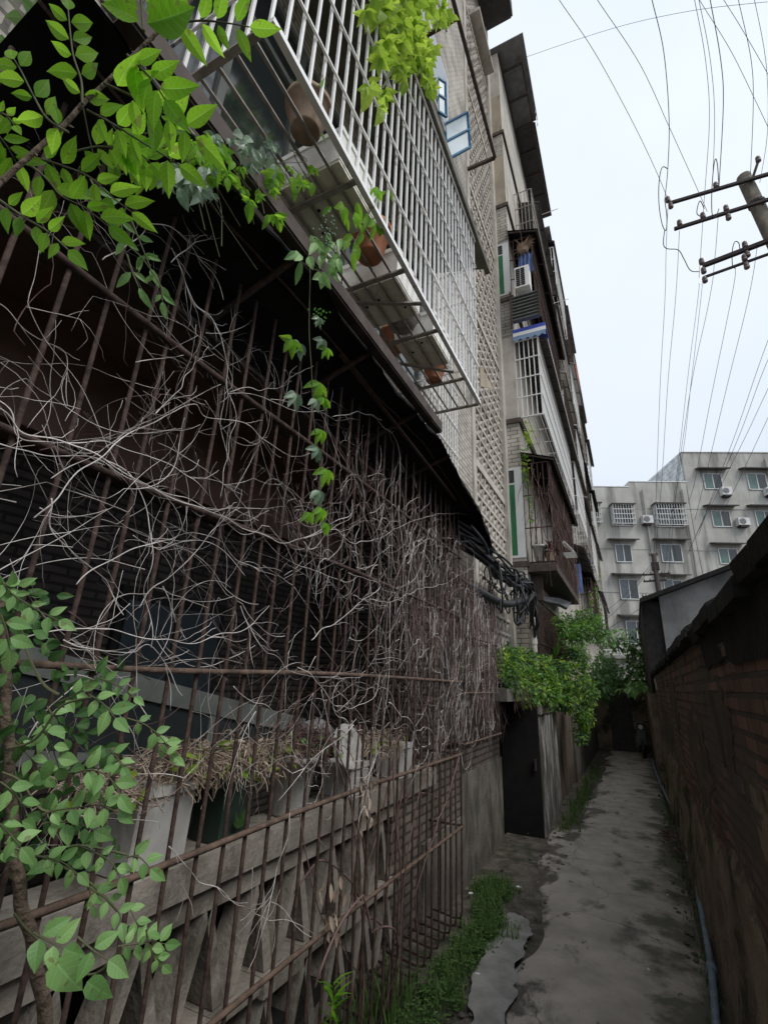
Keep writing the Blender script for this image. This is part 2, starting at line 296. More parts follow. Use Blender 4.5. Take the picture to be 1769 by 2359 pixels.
def tag(o, label=None, cat=None, group=None, kind=None):
    for k, v in (('label', label), ('category', cat), ('group', group), ('kind', kind)):
        if v: o[k] = v
    return o
def smoothpath(pts, n=6):
    pts = [Vector(p) for p in pts]; out = []
    P = [pts[0]] + pts + [pts[-1]]
    for i in range(1, len(P) - 2):
        for k in range(n):
            t = k / n; a, b, c, d = P[i - 1], P[i], P[i + 1], P[i + 2]
            out.append(.5 * ((2 * b) + (c - a) * t + (2 * a - 5 * b + 4 * c - d) * t * t + (3 * b - a - 3 * c + d) * t ** 3))
    out.append(pts[-1]); return out
def pathmat():
    m = M['path']; n = m.node_tree.nodes; l = m.node_tree.links; b = n['Principled BSDF']; col = b.inputs['Base Color'].links[0].from_socket
    t = n.new('ShaderNodeTexCoord'); sp = n.new('ShaderNodeSeparateXYZ'); l.new(t.outputs['Object'], sp.inputs[0])
    def mth(op, a, c=None, d=None, clamp=False):
        q = n.new('ShaderNodeMath'); q.operation = op; q.use_clamp = clamp
        for i, v in enumerate((a, c, d)):
            if v is None: continue
            if isinstance(v, (int, float)): q.inputs[i].default_value = v
            else: l.new(v, q.inputs[i])
        return q.outputs[0]
    def nz(sc, det=7, off=0, st=(1, 1, 1)):
        mp = n.new('ShaderNodeMapping'); mp.inputs['Location'].default_value = (off, off, 0); mp.inputs['Scale'].default_value = st; l.new(t.outputs['Object'], mp.inputs['Vector'])
        z = n.new('ShaderNodeTexNoise'); z.inputs['Scale'].default_value = sc; z.inputs['Detail'].default_value = det; z.inputs['Roughness'].default_value = .6; l.new(mp.outputs['Vector'], z.inputs['Vector']); return z.outputs['Fac']
    def mixc(f, a, c):
        x = n.new('ShaderNodeMix'); x.data_type = 'RGBA'; l.new(f, x.inputs['Factor']); l.new(a, x.inputs['A']); x.inputs['B'].default_value = (*c, 1); return x.outputs['Result']
    left = mth('MULTIPLY_ADD', sp.outputs['X'], -.2, -.05)            # damper toward the wall side
    wet = mth('MULTIPLY', mth('SUBTRACT', mth('ADD', nz(1.5, 7, 3, (1.3, .8, 1)), left), .556), 22, clamp=True)
    right = mth('MULTIPLY', mth('SUBTRACT', mth('ADD', nz(2.2, 6, 9), mth('MULTIPLY', sp.outputs['X'], .5)), .735), 9, clamp=True)
    spots = mth('MULTIPLY', mth('SUBTRACT', nz(6, 5, 20, (1, .7, 1)), .635), 22, clamp=True)
    vo = n.new('ShaderNodeTexVoronoi'); vo.feature = 'DISTANCE_TO_EDGE'; vo.inputs['Scale'].default_value = .75; wv = n.new('ShaderNodeVectorMath'); wv.operation = 'MULTIPLY_ADD'; wv.inputs[1].default_value = (.35, .35, 0)
    zz = n.new('ShaderNodeTexNoise'); zz.inputs['Scale'].default_value = 3; zz.inputs['Detail'].default_value = 6; l.new(t.outputs['Object'], zz.inputs['Vector']); l.new(zz.outputs['Color'], wv.inputs[0]); l.new(t.outputs['Object'], wv.inputs[2]); l.new(wv.outputs[0], vo.inputs['Vector'])
    crack = mth('MULTIPLY', mth('LESS_THAN', vo.outputs['Distance'], .0035), .5)
    col = mixc(mth('MULTIPLY', wet, .78), col, (.055, .044, .036)); col = mixc(mth('MULTIPLY', right, .8), col, (.05, .055, .032)); col = mixc(mth('MULTIPLY', spots, .75), col, (.06, .05, .04)); col = mixc(crack, col, (.05, .043, .036))
    l.new(col, b.inputs['Base Color']); l.new(mth('MULTIPLY_ADD', wet, -.3, .62), b.inputs['Roughness'])
    # fine grain in the relief
    bp = [q for q in n if q.type == 'BUMP'][0]; hs = bp.inputs['Height'].links[0].from_socket
    l.new(mth('ADD', hs, mth('ADD', mth('MULTIPLY', nz(120, 3), .35), mth('MULTIPLY', crack, -1.2))), bp.inputs['Height'])
pathmat()
#@@SETTING
# ------------------------------------------------------------------ setting
def sheet(name, x0, x1, y0, y1, z, material, nx=1, ny=1, amp=0, edge=0):
    b = MB(); vs = []
    for j in range(ny + 1):
        for i in range(nx + 1):
            x = x0 + (x1 - x0) * i / nx; y = y0 + (y1 - y0) * j / ny
            if edge and i in (0, nx): x += edge * (noise.noise(Vector((y * 1.3, i, 3))) + .5 * noise.noise(Vector((y * 5, i, 1))))
            vs.append((x, y, z + amp * noise.noise(Vector((x * 1.7, y * 1.7, z)))))
    b.add(vs, [(j * (nx + 1) + i, j * (nx + 1) + i + 1, (j + 1) * (nx + 1) + i + 1, (j + 1) * (nx + 1) + i) for j in range(ny) for i in range(nx)])
    return tag(b.build(name, material, smooth=True), kind='structure')
sheet('ground', -200, 200, -100, 300, -.05, 'soil')
sheet('soil_verge', -1.85, -.8, -2, 20, -.012, 'soil', 10, 200, .03)
b = MB(); vs = []; ny = 240
for j in range(ny + 1):
    y = -1.5 + 21.2 * j / ny
    xl = (-1.0 if y < 5.4 else -1.0 - min(.32, (y - 5.4) * .22)) if y < 9 else -1.0 + .05 * math.sin(y)
    xl += .09 * noise.noise(Vector((y * 1.1, 0, 3))) + .022 * noise.noise(Vector((y * 5, 0, 1)))
    xr = .25 + .03 * noise.noise(Vector((y * 2.1, 0, 9)))
    for i in range(9):
        x = xl + (xr - xl) * i / 8
        vs.append((x, y, (-.018 if i in (0, 8) else .014) + .008 * noise.noise(Vector((x * 1.5, y * 1.5, 0)))))
b.add(vs, [(j * 9 + i, j * 9 + i + 1, (j + 1) * 9 + i + 1, (j + 1) * 9 + i) for j in range(ny) for i in range(8)])
tag(b.build('path', 'path', smooth=True), kind='structure')
# pale wet gutter strip beside the grass
b = MB(); pl = [OZ(*p, .03) for p in ((1085, 2359), (1082, 2280), (1120, 2190), (1150, 2140), (1172, 2105), (1212, 2118), (1222, 2150), (1195, 2220), (1188, 2280), (1165, 2359))]
pl = [OZ(1060, 2700, .03)] + pl + [OZ(1150, 2700, .03)]
pl = smoothpath(pl + [pl[0]], 16)[:-1]; pl = [p + Vector((noise.noise(p * 7), noise.noise(p * 7 + Vector((3, 0, 0))), 0)) * .05 + Vector((noise.noise(p * 23), noise.noise(p * 23 + Vector((3, 0, 0))), 0)) * .012 for p in pl]; b.add(pl, [tuple(range(len(pl)))])
tag(b.build('puddle', 'wet'), kind='structure')

# ------------------------------------------------------------------ left building, near section
XW = -1.8
B = thing('apartment_building', 'old pale brick apartment block lining the left of the alley, with lattice stairwell', 'building', (-4, 8, 0))
b = MB()                                         # main wall with the balcony opening left free
b.box((-2.05, -4, 3.95), (XW, 6.3, 19.6)); b.box((-2.05, -4, 0), (XW, -.6, 3.95))
b.build('wall', 'tile', B)
b = MB(); b.box((-2.02, 4.72, .0), (XW, 7.4, 1.9)); b.box((-2.02, 4.72, 1.9), (XW, 6.3, 3.949)); b.build('lower_wall', 'lowbrick', B)
b = MB(); b.box((-2.0, 4.5, -.05), (-1.772, 7.4, .62)); b.box((-1.95, 5.6, .62), (-1.774, 7.4, 1.0)); b.build('plinth', 'base', B)
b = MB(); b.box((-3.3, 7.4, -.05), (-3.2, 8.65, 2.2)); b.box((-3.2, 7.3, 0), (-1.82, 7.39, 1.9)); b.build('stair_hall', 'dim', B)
b = MB(); b.box((-2.05, 5.95, 1.76), (-1.34, 8.3, 1.9)); b.build('door_slab', 'base', B)
b = MB(); b.box((-2.05, 8.42, 1.9), (-1.74, 8.648, 20)); b.box((-2.05, 6.3, 1.9), (-1.77, 6.46, 19.6)); b.build('pilaster', 'plaster', B)
# stairwell lattice
for k in range(6):
    z0 = 2.25 + k * 2.95; z1 = z0 + 2.86; b = MB(); n = 8; W_ = (8.42 - 6.46) / n; rows = 12; H = (z1 - z0) / rows
    for i in range(rows + 1):
        z = z0 + i * H; b.box((-1.93, 6.461, z - .022), (-1.80, 8.419, z + .022))
    for i in range(rows):
        for j in range(n + 1):
            y = 6.46 + j * W_ + (W_ / 2 if i % 2 else 0)
            if y > 8.4 or y < 6.47: continue
            z = z0 + i * H
            b.box((-1.93, y - .018, z + .022), (-1.803, y + .018, z + H - .022))
        for j in range(n):
            y = 6.46 + (j + .5) * W_ + (W_ / 2 if i % 2 else 0)
            if y > 8.3: continue
            z = z0 + (i + .5) * H; b.bar((-1.86, y - .06, z - .05), (-1.86, y + .06, z + .05), .03, .10, up=(1, 0, 0))
    o = b.build('lattice_screen', 'lattice', B)
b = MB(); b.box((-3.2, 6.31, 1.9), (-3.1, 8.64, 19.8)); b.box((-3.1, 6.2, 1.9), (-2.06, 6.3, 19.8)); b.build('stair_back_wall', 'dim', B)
for k in range(7): MB().box((-1.97, 6.461, 2.12 + k * 2.95), (-1.785, 8.419, 2.12 + k * 2.95 + .10)).build('lintel_band', 'lattice', B)
# eaves of the near section
b = MB(); b.box((-2.1, -4, 19.6), (-1.05, 8.55, 19.85)); b.box((-1.06, -4, 19.55), (-1.0, 8.5, 20.2)); b.build('roof_eave', 'darkmetal', B)
b = MB(); b.box((-1.79, 6.9, 17.2), (-1.55, 8.3, 17.32)); b.box((-14, -4, 20), (-2.06, 8.55, 20.2)); b.build('roof', 'plaster', B)
# recessed ground-floor balcony
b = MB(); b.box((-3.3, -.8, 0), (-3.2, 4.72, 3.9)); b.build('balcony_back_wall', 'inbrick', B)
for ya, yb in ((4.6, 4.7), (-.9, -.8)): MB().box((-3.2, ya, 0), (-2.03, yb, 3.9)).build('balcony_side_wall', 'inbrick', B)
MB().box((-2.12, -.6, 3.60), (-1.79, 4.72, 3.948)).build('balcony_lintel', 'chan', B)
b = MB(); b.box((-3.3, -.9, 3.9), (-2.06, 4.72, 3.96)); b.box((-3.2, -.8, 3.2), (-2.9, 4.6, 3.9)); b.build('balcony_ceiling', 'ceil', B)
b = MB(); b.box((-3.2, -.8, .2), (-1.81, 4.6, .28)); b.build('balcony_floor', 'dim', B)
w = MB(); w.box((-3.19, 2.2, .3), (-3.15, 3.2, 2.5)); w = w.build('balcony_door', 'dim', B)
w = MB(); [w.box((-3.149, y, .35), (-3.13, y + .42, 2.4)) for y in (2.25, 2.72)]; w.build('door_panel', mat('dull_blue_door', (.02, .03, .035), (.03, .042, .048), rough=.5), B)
w = MB(); w.bar((-2.3, 1.0, 2.0), (-2.3, 3.3, 1.58), .05, .11); w.bar((-2.3, 1.0, 1.62), (-2.3, 3.3, 1.30), .05, .06); w.bar((-2.3, 2.35, 1.42), (-2.3, 2.35, 1.72), .05, .04)
w.bar((-2.3, 1.02, 1.6), (-2.3, 1.02, 2.0), .05, .05)
t = thing('window_frame', 'grey-green window sash leaning askew behind the potted plants', 'window frame', (-2.3, 2, 1.25))
w.build('sash', 'greyframe', t); w = MB(); w.prism([(-2.3, 1.04, 1.64), (-2.3, 3.2, 1.33), (-2.3, 3.2, 1.56), (-2.3, 1.04, 1.96)], (.008, 0, 0)); w.build('pane', 'glass', t)

# balustrade of precast blocks
t = thing('balustrade', 'weathered balcony parapet of precast cement blocks with triangular openings', 'balustrade', (-1.85, 2.5, 0))
b = MB(); b.box((-2.0, -1, 1.06), (-1.74, 4.72, 1.19)); b.build('coping', 'fin', t)
b = MB(); b.box((-1.97, -1, .95), (-1.79, 3.9, 1.058)); b.build('top_beam', 'fin', t)
b = MB(); b.box((-1.95, -1, .0), (-1.8, 3.9, .10)); b.box((-1.95, 3.9, 0), (-1.802, 4.72, 1.055)); b.build('brick_end', 'lowbrick', t)
def fins(z0, z1, off, ap):
    b = MB(); y = -.9 + off
    while y < 3.75:
        h = z1 - z0; c = y + .17
        for s in (-1, 1):                         # two splayed legs meeting at the apex
            b.prism([(-1.79, c + s * .025, z1), (-1.79, c - s * .012, z1), (-1.79, c + s * .10, z0), (-1.79, c + s * .165, z0)][::s], (-.16, 0, 0))
        if ap: b.box((-1.93, c - .165, z0 - .0), (-1.80, c + .165, z0 + .03))
        y += .34
    return b
for i, (z0, z1, off) in enumerate(((.56, .948, 0), (.10, .47, .13))):
    fins(z0, z1, off, False).build('block_row', 'fin', t)
b = MB(); y = -1
k = 0
while y < 3.9:
    b.box((-1.96, y, .472 + (.02 if k % 2 else 0)), (-1.755 - (.02 if k % 2 else 0), min(3.9, y + .335), .555)); y += .34; k += 1
b.build('middle_ledge', 'fin', t)
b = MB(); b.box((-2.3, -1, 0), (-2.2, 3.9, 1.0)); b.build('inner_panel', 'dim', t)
#@@CAGES
# ------------------------------------------------------------------ rusted ground-floor cage
CX = -1.5
t = thing('rusted_cage', 'tall rusted iron bar cage closing the ground-floor balcony, overgrown with dead vines', 'security cage', (CX, 2, 0))
ys = []; y = -.5
while y < 4.66:
    ys.append(y); y += .135 if y > .6 else .16
ys.append(4.7)
for y in ys:
    j = ru(-.012, .012); lean = ru(-.02, .02)
    p = [(XW - .02, y + j, .12), (CX - .06, y + j, .09), (CX - .015, y + j, .10), (CX, y + j, .15)] + [(CX + ru(-.006, .006), y + j + lean * z / 3.5, z) for z in (.6, 1.3, 1.95, 2.6, 3.2, 3.72)]
    MB().tube(p, .0085 if y > .7 else .009, 6).build('bar', 'rust', t, True)
for z, mt, r in ((.76, 'rustlight', .0115), (1.33, 'rustlight', .012), (1.95, 'rustlight', .012), (2.56, 'rust', .011), (3.17, 'rust', .013)):
    MB().tube(smoothpath([(CX + .013, -.6, z + .03), (CX + .015, 1, z - .012), (CX + .013, 2.5, z + .01), (CX + .013, 4.72, z)], 5), r, 6).build('rail', mt, t, True)
    MB().tube([(CX + .01, 4.71, z), (XW, 4.71, z)], .01, 6).build('end_rail', 'rust', t, True)
for y in (4.71,):
    for x in (-1.6, -1.7): MB().tube([(x, y, .1), (x, y, 3.7)], .008, 6).build('bar', 'rust', t, True)
# far rusted cage of the next window
t = thing('rusted_window_cage', 'rusted window cage smothered in dead twigs, between the big cage and the stair door', 'security cage', (CX, 5.5, 1.35))
y = 4.85
while y < 6.22:
    MB().tube([(CX - .28, y, 1.34), (CX, y, 1.35), (CX, y, 3.05)], .008, 5).build('bar', 'rust', t, True); y += .1
for z in (1.4, 1.85, 2.4, 2.95): MB().tube([(XW, 4.84, z), (CX + .012, 4.84, z), (CX + .012, 6.22, z), (XW, 6.22, z)], .01, 5).build('rail', 'rustlight' if z < 2 else 'rust', t)
w = thing('cage_window', 'dim window with pale frame behind the small rusted cage', 'window', (XW, 5.5, 1.7))
MB().box((XW + .003, 4.95, 1.7), (XW + .03, 6.1, 3.0)).build('frame', 'greyframe', w)
for k in range(3): MB().box((XW + .031, 5.0 + k * .37, 1.76), (XW + .036, 5.31 + k * .37, 2.94)).build('pane', 'glass', w)
# pale wall grille right of the silver cage
t = thing('wall_grille', 'narrow pale steel grille on the brick wall past the end of the silver cage', 'grille', (-1.76, 4.9, 4.2))
for k in range(14): MB().bar((-1.75, 4.22 + k * .095, 4.25), (-1.75, 4.22 + k * .095, 5.7), .014).build('bar', 'silver', t)
for z in (4.28, 4.7, 5.1, 5.66): MB().bar((-1.735, 4.18, z), (-1.735, 5.5, z), .014).build('rail', 'silver', t)

# ------------------------------------------------------------------ silver second-floor cage
X1, Y0, Y1, Z0, Z1 = -1.1, .87, 4.12, 4.6, 6.75
t = thing('silver_cage', 'pale steel window cage full of planters above the black canopy', 'security cage', (-1.45, 2.5, Z0))
n = 34
for k in range(n + 1):
    y = Y0 + (Y1 - Y0) * k / n
    MB().bar((X1 - .004, y, Z0 + .01), (X1 - .004, y, Z1), .015, .014).build('upright', 'silver', t)
for z in (Z0 + .42, Z0 + .86, Z0 + 1.3, Z0 + 1.74, Z1 - .02): MB().bar((X1 + .014, Y0, z), (X1 + .014, Y1, z), .013, .013).build('rail', 'silver', t)
MB().bar((X1 + .01, Y0 - .01, Z0), (X1 + .01, Y1 + .01, Z0), .034, .034).build('bottom_rail', 'silver', t)
for x in (-1.2, -1.31, -1.42, -1.53, -1.64, -1.76): MB().bar((x, Y0, Z0), (x, Y1, Z0), .016, .012).build('floor_bar', 'silverd', t)
for y in (Y0, 1.62, 2.3, 2.95, 3.65, Y1): MB().bar((X1, y, Z0 - .016), (XW, y, Z0 - .016), .035, .014).build('cross_bar', 'silverd', t)
MB().bar((X1, 2.62, Z0 - .03), (-1.55, 2.42, Z0 - .03), .03, .012).build('brace', 'silverd', t)
MB().bar((X1 - .05, 3.5, Z0 - .03), (-1.55, 3.2, Z0 - .03), .03, .012).build('brace', 'silverd', t)
for yy in (Y0, Y1):
    for k in range(5): MB().bar((X1 - .14 * (k + 1), yy, Z0), (X1 - .14 * (k + 1), yy, Z1), .016).build('upright', 'silver', t)
    for z in (Z0 + .42, Z0 + .86, Z0 + 1.3, Z0 + 1.74): MB().bar((X1, yy - .012, z), (XW, yy - .012, z), .014).build('rail', 'silver', t)
# more cage to the left (older flat, darker)
t = thing('window_cage', 'older steel window cage half hidden by leaves at the upper left edge', 'security cage', (-1.45, 0, 4.6))
for k in range(12): MB().bar((-1.2, -.75 + k * .12, 4.7), (-1.2, -.75 + k * .12, 6.6), .015).build('upright', 'silverd', t)
for z in (4.7, 5.2, 5.8, 6.58): MB().bar((-1.19, -.8, z), (-1.19, .6, z), .018).build('rail', 'silverd', t)
for x in (-1.3, -1.45, -1.6, -1.75): MB().bar((x, -.8, 4.7), (x, .6, 4.7), .014).build('floor_bar', 'silverd', t)
# gutter-like awning over the silver cage
t = thing('cage_awning', 'sloping sheet awning with brownish rolled edge over the silver cage', 'awning', (-1.4, 2.5, 6.8))
b = MB(); b.prism([(-1.8, -.2, 7.05), (-1.06, -.2, 6.82), (-1.06, -.2, 6.835), (-1.8, -.2, 7.07)], (0, 4.85, 0)); b.build('sheet', 'gutter', t)
b = MB(); b.box((-1.11, -.2, 6.76), (-1.05, 4.67, 6.87)); b.build('edge', 'gutter', t)
# windows behind the silver cage
for (y0, y1, z0, z1, lab) in ((.55, 2.35, 4.75, 6.5, 'sliding window behind the near half of the silver cage'), (2.55, 4.15, 4.75, 6.5, 'sliding window behind the far half of the silver cage')):
    t = thing('sliding_window', lab, 'window', (XW, (y0 + y1) / 2, z0))
    n = 3; b = MB()
    for k in range(n + 1): y = y0 + (y1 - y0) * k / n; b.box((XW + .005, y - .025, z0), (XW + .05, y + .025, z1))
    for z in (z0, z0 + 1.25, z1): b.box((XW + .006, y0 + .02, z - .025), (XW + .046, y1 - .02, z + .025))
    b.build('frame', 'greyframe', t)
    for k in range(n):
        ya = y0 + (y1 - y0) * k / n; MB().box((XW + .004, ya + .02, z0), (XW + .02, ya + (y1 - y0) / n - .02, z1)).build('pane', 'glass', t)
# planters standing on the cage floor
def foambox(y, x0, x1, yl, h, lab):
    t = thing('foam_planter', lab, 'planter', ((x0 + x1) / 2, y + yl / 2, Z0 + .01), 'foam boxes on the cage floor')
    b = MB(); z = Z0 + .008
    b.prism([(x0, y + .015, z + .02), (x1, y + .015, z + .02), (x1 + .012, y, z + h), (x0 - .012, y, z + h)], (0, yl, 0)); b.build('box', 'foam', t)
    b = MB(); b.box((x0 + .006, y + .02, z + .001), (x1 - .006, y + yl + .005, z + .021)); b.build('underside', 'foamund', t)
    b = MB(); b.box((x0 - .02, y - .01, z + h), (x1 + .02, y + yl + .012, z + h + .035)); b.build('rim', 'foam', t)
    for _ in range(3): MB().lathe((ru(x0 + .06, x1 - .06), ru(y + .07, y + yl - .06), z - .002), [(.011, 0), (.011, .004)], 8).build('drain_hole', 'dim', t)
def potb(x, y, r, h, mt, lab, soil=True, z=None, name='plant_pot'):
    z = Z0 + .01 if z is None else z
    t = thing(name, lab, 'pot', (x, y, z))
    MB().lathe((x, y, z), [(r * .62, 0), (r * .68, .01), (r * .98, h * .86), (r * 1.08, h * .86), (r * 1.1, h), (r * .96, h), (r * .93, h * .9)], 24).build('pot', mt, t, True)
    b = MB()
    for _ in range(14):
        a = ru(0, 6.28); e = ru(.2, 1.2); d = Vector((math.cos(a) * math.cos(e), math.sin(a) * math.cos(e), math.sin(e)))
        b.leaf((x + d.x * r * .3, y + d.y * r * .3, z + h * .9), d, (-d.x, -d.y, 1), ru(.08, .16), .03, .4)
    b.build('foliage', 'leafM', t)
foambox(1.48, -1.60, -1.13, .44, .2, 'white foam box right beside the brown clay jar')
foambox(2.33, -1.62, -1.18, .42, .22, 'white foam box between the terracotta pot and the tin basin')
foambox(2.99, -1.50, -1.16, .42, .2, 'white foam box with tape near the far end of the cage')
foambox(2.02, -1.74, -1.64, .3, .16, 'slim white foam box standing against the wall')
potb(-1.22, 1.30, .115, .2, 'clay', 'large brown clay jar in the cage, nearest the camera')
potb(-1.28, 2.13, .13, .24, 'terra', 'terracotta pot with creeper on the silver cage floor, middle of the row')
potb(-1.56, 3.08, .11, .2, 'terra', 'terracotta bowl near the wall side of the cage')
potb(-1.38, 3.62, .11, .2, 'terra', 'reddish pot at the far end of the silver cage')
t = thing('tin_basin', 'dull metal basin resting on the cage floor', 'basin', (-1.36, 2.84, Z0))
MB().lathe((-1.36, 2.84, Z0 + .01), [(.07, 0), (.1, .01), (.14, .1), (.15, .11)], 20).build('bowl', 'silverd', t, True)
t = thing('sheet_metal_flap', 'small folded sheet of metal sticking out below the silver cage corner', 'metal sheet', (-1.7, 4.3, 5))
MB().prism([OX(*p, -1.62) for p in ((1104, 838), (1106, 890), (1136, 896))], (.012, 0, 0)).build('flap', 'beige', t)

# ------------------------------------------------------------------ canopy
t = thing('canopy', 'sagging black sheet canopy over the rusted cage', 'canopy', (-1.5, 2, 3.7))
b = MB(); vs = []; NY = 150; prof = [(-1.80, 3.62), (-1.70, 3.66), (-1.58, 3.715), (-1.46, 3.765), (-1.36, 3.80), (-1.28, 3.83), (-1.23, 3.84), (-1.205, 3.80)]
for j in range(NY + 1):
    y = .27 + 5.1 * j / NY
    e = max(0, (y - 3.3) / 2.5)
    for i, (x, z) in enumerate(prof):
        f = i / 7; xx = x - .10 * e * f - (.14 * max(0, e - .55) * f) + .02 * f * f * noise.noise(Vector((y * 3.1, 7, 0))) + .012 * f * f * noise.noise(Vector((y * 11, 7, 0))); zz = z - .14 * e * f - .22 * e * e * f - .05 * f * abs(math.sin(y * 1.9)) + .03 * f * noise.noise(Vector((y * 1.7, f, 0))) + .003 * math.sin(y * 28) * f
        vs.append((xx, y, zz))
n = len(prof)
for i in range(n):                               # the far end curls down
    v = vs[NY * n + i]; vs[NY * n + i] = (v[0] + .02, v[1] + .03, v[2] - .16)
b.add(vs, [(j * n + i, j * n + i + 1, (j + 1) * n + i + 1, (j + 1) * n + i) for j in range(NY) for i in range(n - 1)])
vs2 = [(v[0], v[1], v[2] + .012) for v in vs]; b.add(vs2, [(j * n + i, (j + 1) * n + i, (j + 1) * n + i + 1, j * n + i + 1) for j in range(NY) for i in range(n - 1)])
b.build('sheet', 'black', t, True)
b = MB(); b.tube([Vector(vs[j * n + 4]) + Vector((.01, 0, -.01)) for j in range(NY + 1)], .008, 4); b.build('edge_wire', 'rust', t)
t = thing('steel_channel', 'brown steel channel running under the silver cage', 'beam', (-1.2, 2, 3.95))
b = MB(); b.box((-1.21, .42, 3.90), (-1.20, 3.35, 3.985)); b.box((-1.27, .42, 3.89), (-1.21, 3.35, 3.90)); b.build('channel', 'chan', t)
for y in (.5, 1.3, 2.3, 3.25):
    MB().bar((-1.24, y, 3.93), (XW, y, 4.3), .03).build('bracket', 'chan', t)
t = thing('steel_angle', 'thin steel angle crossing below the canopy', 'beam', (-1.4, 3, 3.7))
MB().bar((-1.36, 2.0, 3.765), (-1.40, 4.3, 3.66), .02).build('angle', 'rust', t)
for y in (.6, 1.35, 2.1, 2.85, 3.6): MB().bar((-1.22, y, 3.80), (-1.78, y, 3.59), .022).build('rib', 'rust', t)
b = MB(); b.tube(smoothpath([(-1.5, 5.75 + .0, 3.6), (-1.42, 5.55, 3.42), (-1.35, 5.3, 3.38), (-1.32, 5.0, 3.42), (-1.4, 4.8, 3.55)], 5), .02, 6)
tag(b.build('rubber_hose', 'cable', None, True), 'black hose looped under the drooping end of the canopy', 'hose')
#@@FACADE
# ------------------------------------------------------------------ upper facade, near section
def casement(px, lab, panes=2):
    t = thing('casement_window', lab, 'window', px[0], 'blue casements')
    a, b_, c, d = [Vector(p) for p in px]; d = a + (c - b_)          # top-in, top-out, bottom-out, bottom-in
    f = MB()
    for p, q in ((a, b_), (b_, c), (c, d), (d, a), ((a + d) / 2, (b_ + c) / 2)): f.bar(p, q, .035, .035)
    f.build('frame', 'bluepaint', t)
    f = MB(); nn = (b_ - a).cross(d - a).normalized() * .006; f.prism([a, b_, c, d], nn); f.build('pane', 'glassl', t)
w0 = OX(1010, 180, -1.8)
casement([OX(1008, 178, -1.78), OX(1026, 190, -1.68), OX(1028, 268, -1.68), OX(1008, 250, -1.78)], 'blue-framed casement opened outwards, the higher of the two')
casement([OX(1025, 285, -1.78), OX(1077, 258, -1.45), OX(1083, 338, -1.45), OX(1042, 362, -1.78)], 'blue-framed casement swung wide open beside the stairwell lattice, the lower one')
for k, z in enumerate((7.5, 10.4, 13.3, 16.2)):
    for (y0, y1, nm) in ((.9, 2.6, 'near'), (3.5, 5.2, 'far')):
        t = thing('flat_window', 'dim window on the brick front, storey %s, %s bay' % (('just above the silver cage', 'behind the blue casements', 'beside the brown rack', 'under the eaves')[k], nm), 'window', (XW, y0, z))
        b = MB(); b.box((XW + .003, y0, z), (XW + .03, y1, z + 1.5)); b.build('frame', 'white', t)
        MB().box((XW + .031, y0 + .06, z + .06), (XW + .036, (y0 + y1) / 2 - .03, z + 1.44)).build('pane', 'glassb', t)
        MB().box((XW + .031, (y0 + y1) / 2 + .03, z + .06), (XW + .036, y1 - .06, z + 1.44)).build('pane', 'glassb', t)
# brown steel drying rack
t = thing('steel_rack', 'brown steel frame jutting from the wall above the lattice', 'rack', (-1.5, 5, 10.5))
p1 = OX(1140, 362, -1.30); zr = p1.z; p0 = OX(1055, 395, -1.79)
p1 = Vector((-1.25, OX(1140, 362, -1.25).y, 0)); p1.z = OX(1140, 362, -1.25).z
inn = Vector((-1.79, p1.y, p1.z)); out0 = Vector((p1.x, .5, p1.z))
MB().bar(p1, inn, .055).build('arm', 'chan', t); MB().bar(out0, p1, .055).build('outer_bar', 'chan', t)
for y in (p1.y - 2.2, p1.y - 3.2): MB().bar((p1.x, y, p1.z), (-1.79, y, p1.z), .05).build('arm', 'chan', t)
# brackets carrying a condenser unit
t = thing('condenser_cage', 'rusted angle-iron cradle with a grey condenser box on the upper wall', 'air conditioner', (-1.45, 3.2, 10))
q = [OX(1018, 155, -1.2), OX(1070, 130, -1.2)]
yc = q[0].y; zc = q[0].z - .1
b = MB(); b.box((-1.72, yc - 1.0, zc + .1), (-1.42, yc - .15, zc + .7)); b.build('case', 'beige', t)
b = MB()
for x in (-1.74, -1.36): b.bar((x, yc - 2.4, zc + .07), (x, yc, zc + .07), .04)
for k in range(4): b.bar((-1.79, yc - .78 * k, zc + .05), (-1.32, yc - .78 * k, zc + .05), .045)
b.build('cradle', 'rust', t)

# ------------------------------------------------------------------ left building, far section
XB = -1.5; YB = 8.65
b = MB(); b.box((-8, YB, 0), (XB, 29.5, 18.6)); b.build('far_section_wall', 'plaster', B)
for z0, z1 in ((2.45, 4.0), (5.95, 6.92), (8.98, 9.98), (11.7, 12.75), (14.55, 15.3)): MB().box((-1.79, YB - .012, z0), (XB + .004, YB - .0005, z1)).build('side_brick', 'tileX', B)
for z0, z1 in ((12.86, 14.5), (15.4, 16.8)): MB().box((-1.795, YB - .014, z0), (XB + .003, YB - .0006, z1)).build('side_render', 'beige', B)
for z in (4.02, 6.94, 9.99, 12.8, 15.34): b = MB(); b.box((-1.80, YB - .05, z - .07), (XB + .05, YB - .0002, z + .03)); b.box((XB - .2, YB + .001, z - .07), (XB + .05, 13.0, z + .03)); b.build('floor_band', 'chan', B)
def sidewin(z0, z1, kind):
    b = MB(); b.box((-1.80, YB - .03, z0), (XB - .0, YB - .0004, z1)); o = b.build('side_window', 'white', B)
    MB().box((-1.785, YB - .036, z0 + .05), (-1.64, YB - .031, z1 - .35)).build('curtain', 'curtain', o)
    MB().box((-1.775, YB - .036, z1 - .31), (-1.64, YB - .031, z1 - .05)).build('pane', 'glass', o)
    return o
for z0, z1 in ((4.12, 5.9), (10.1, 11.6)): sidewin(z0, z1, 0)

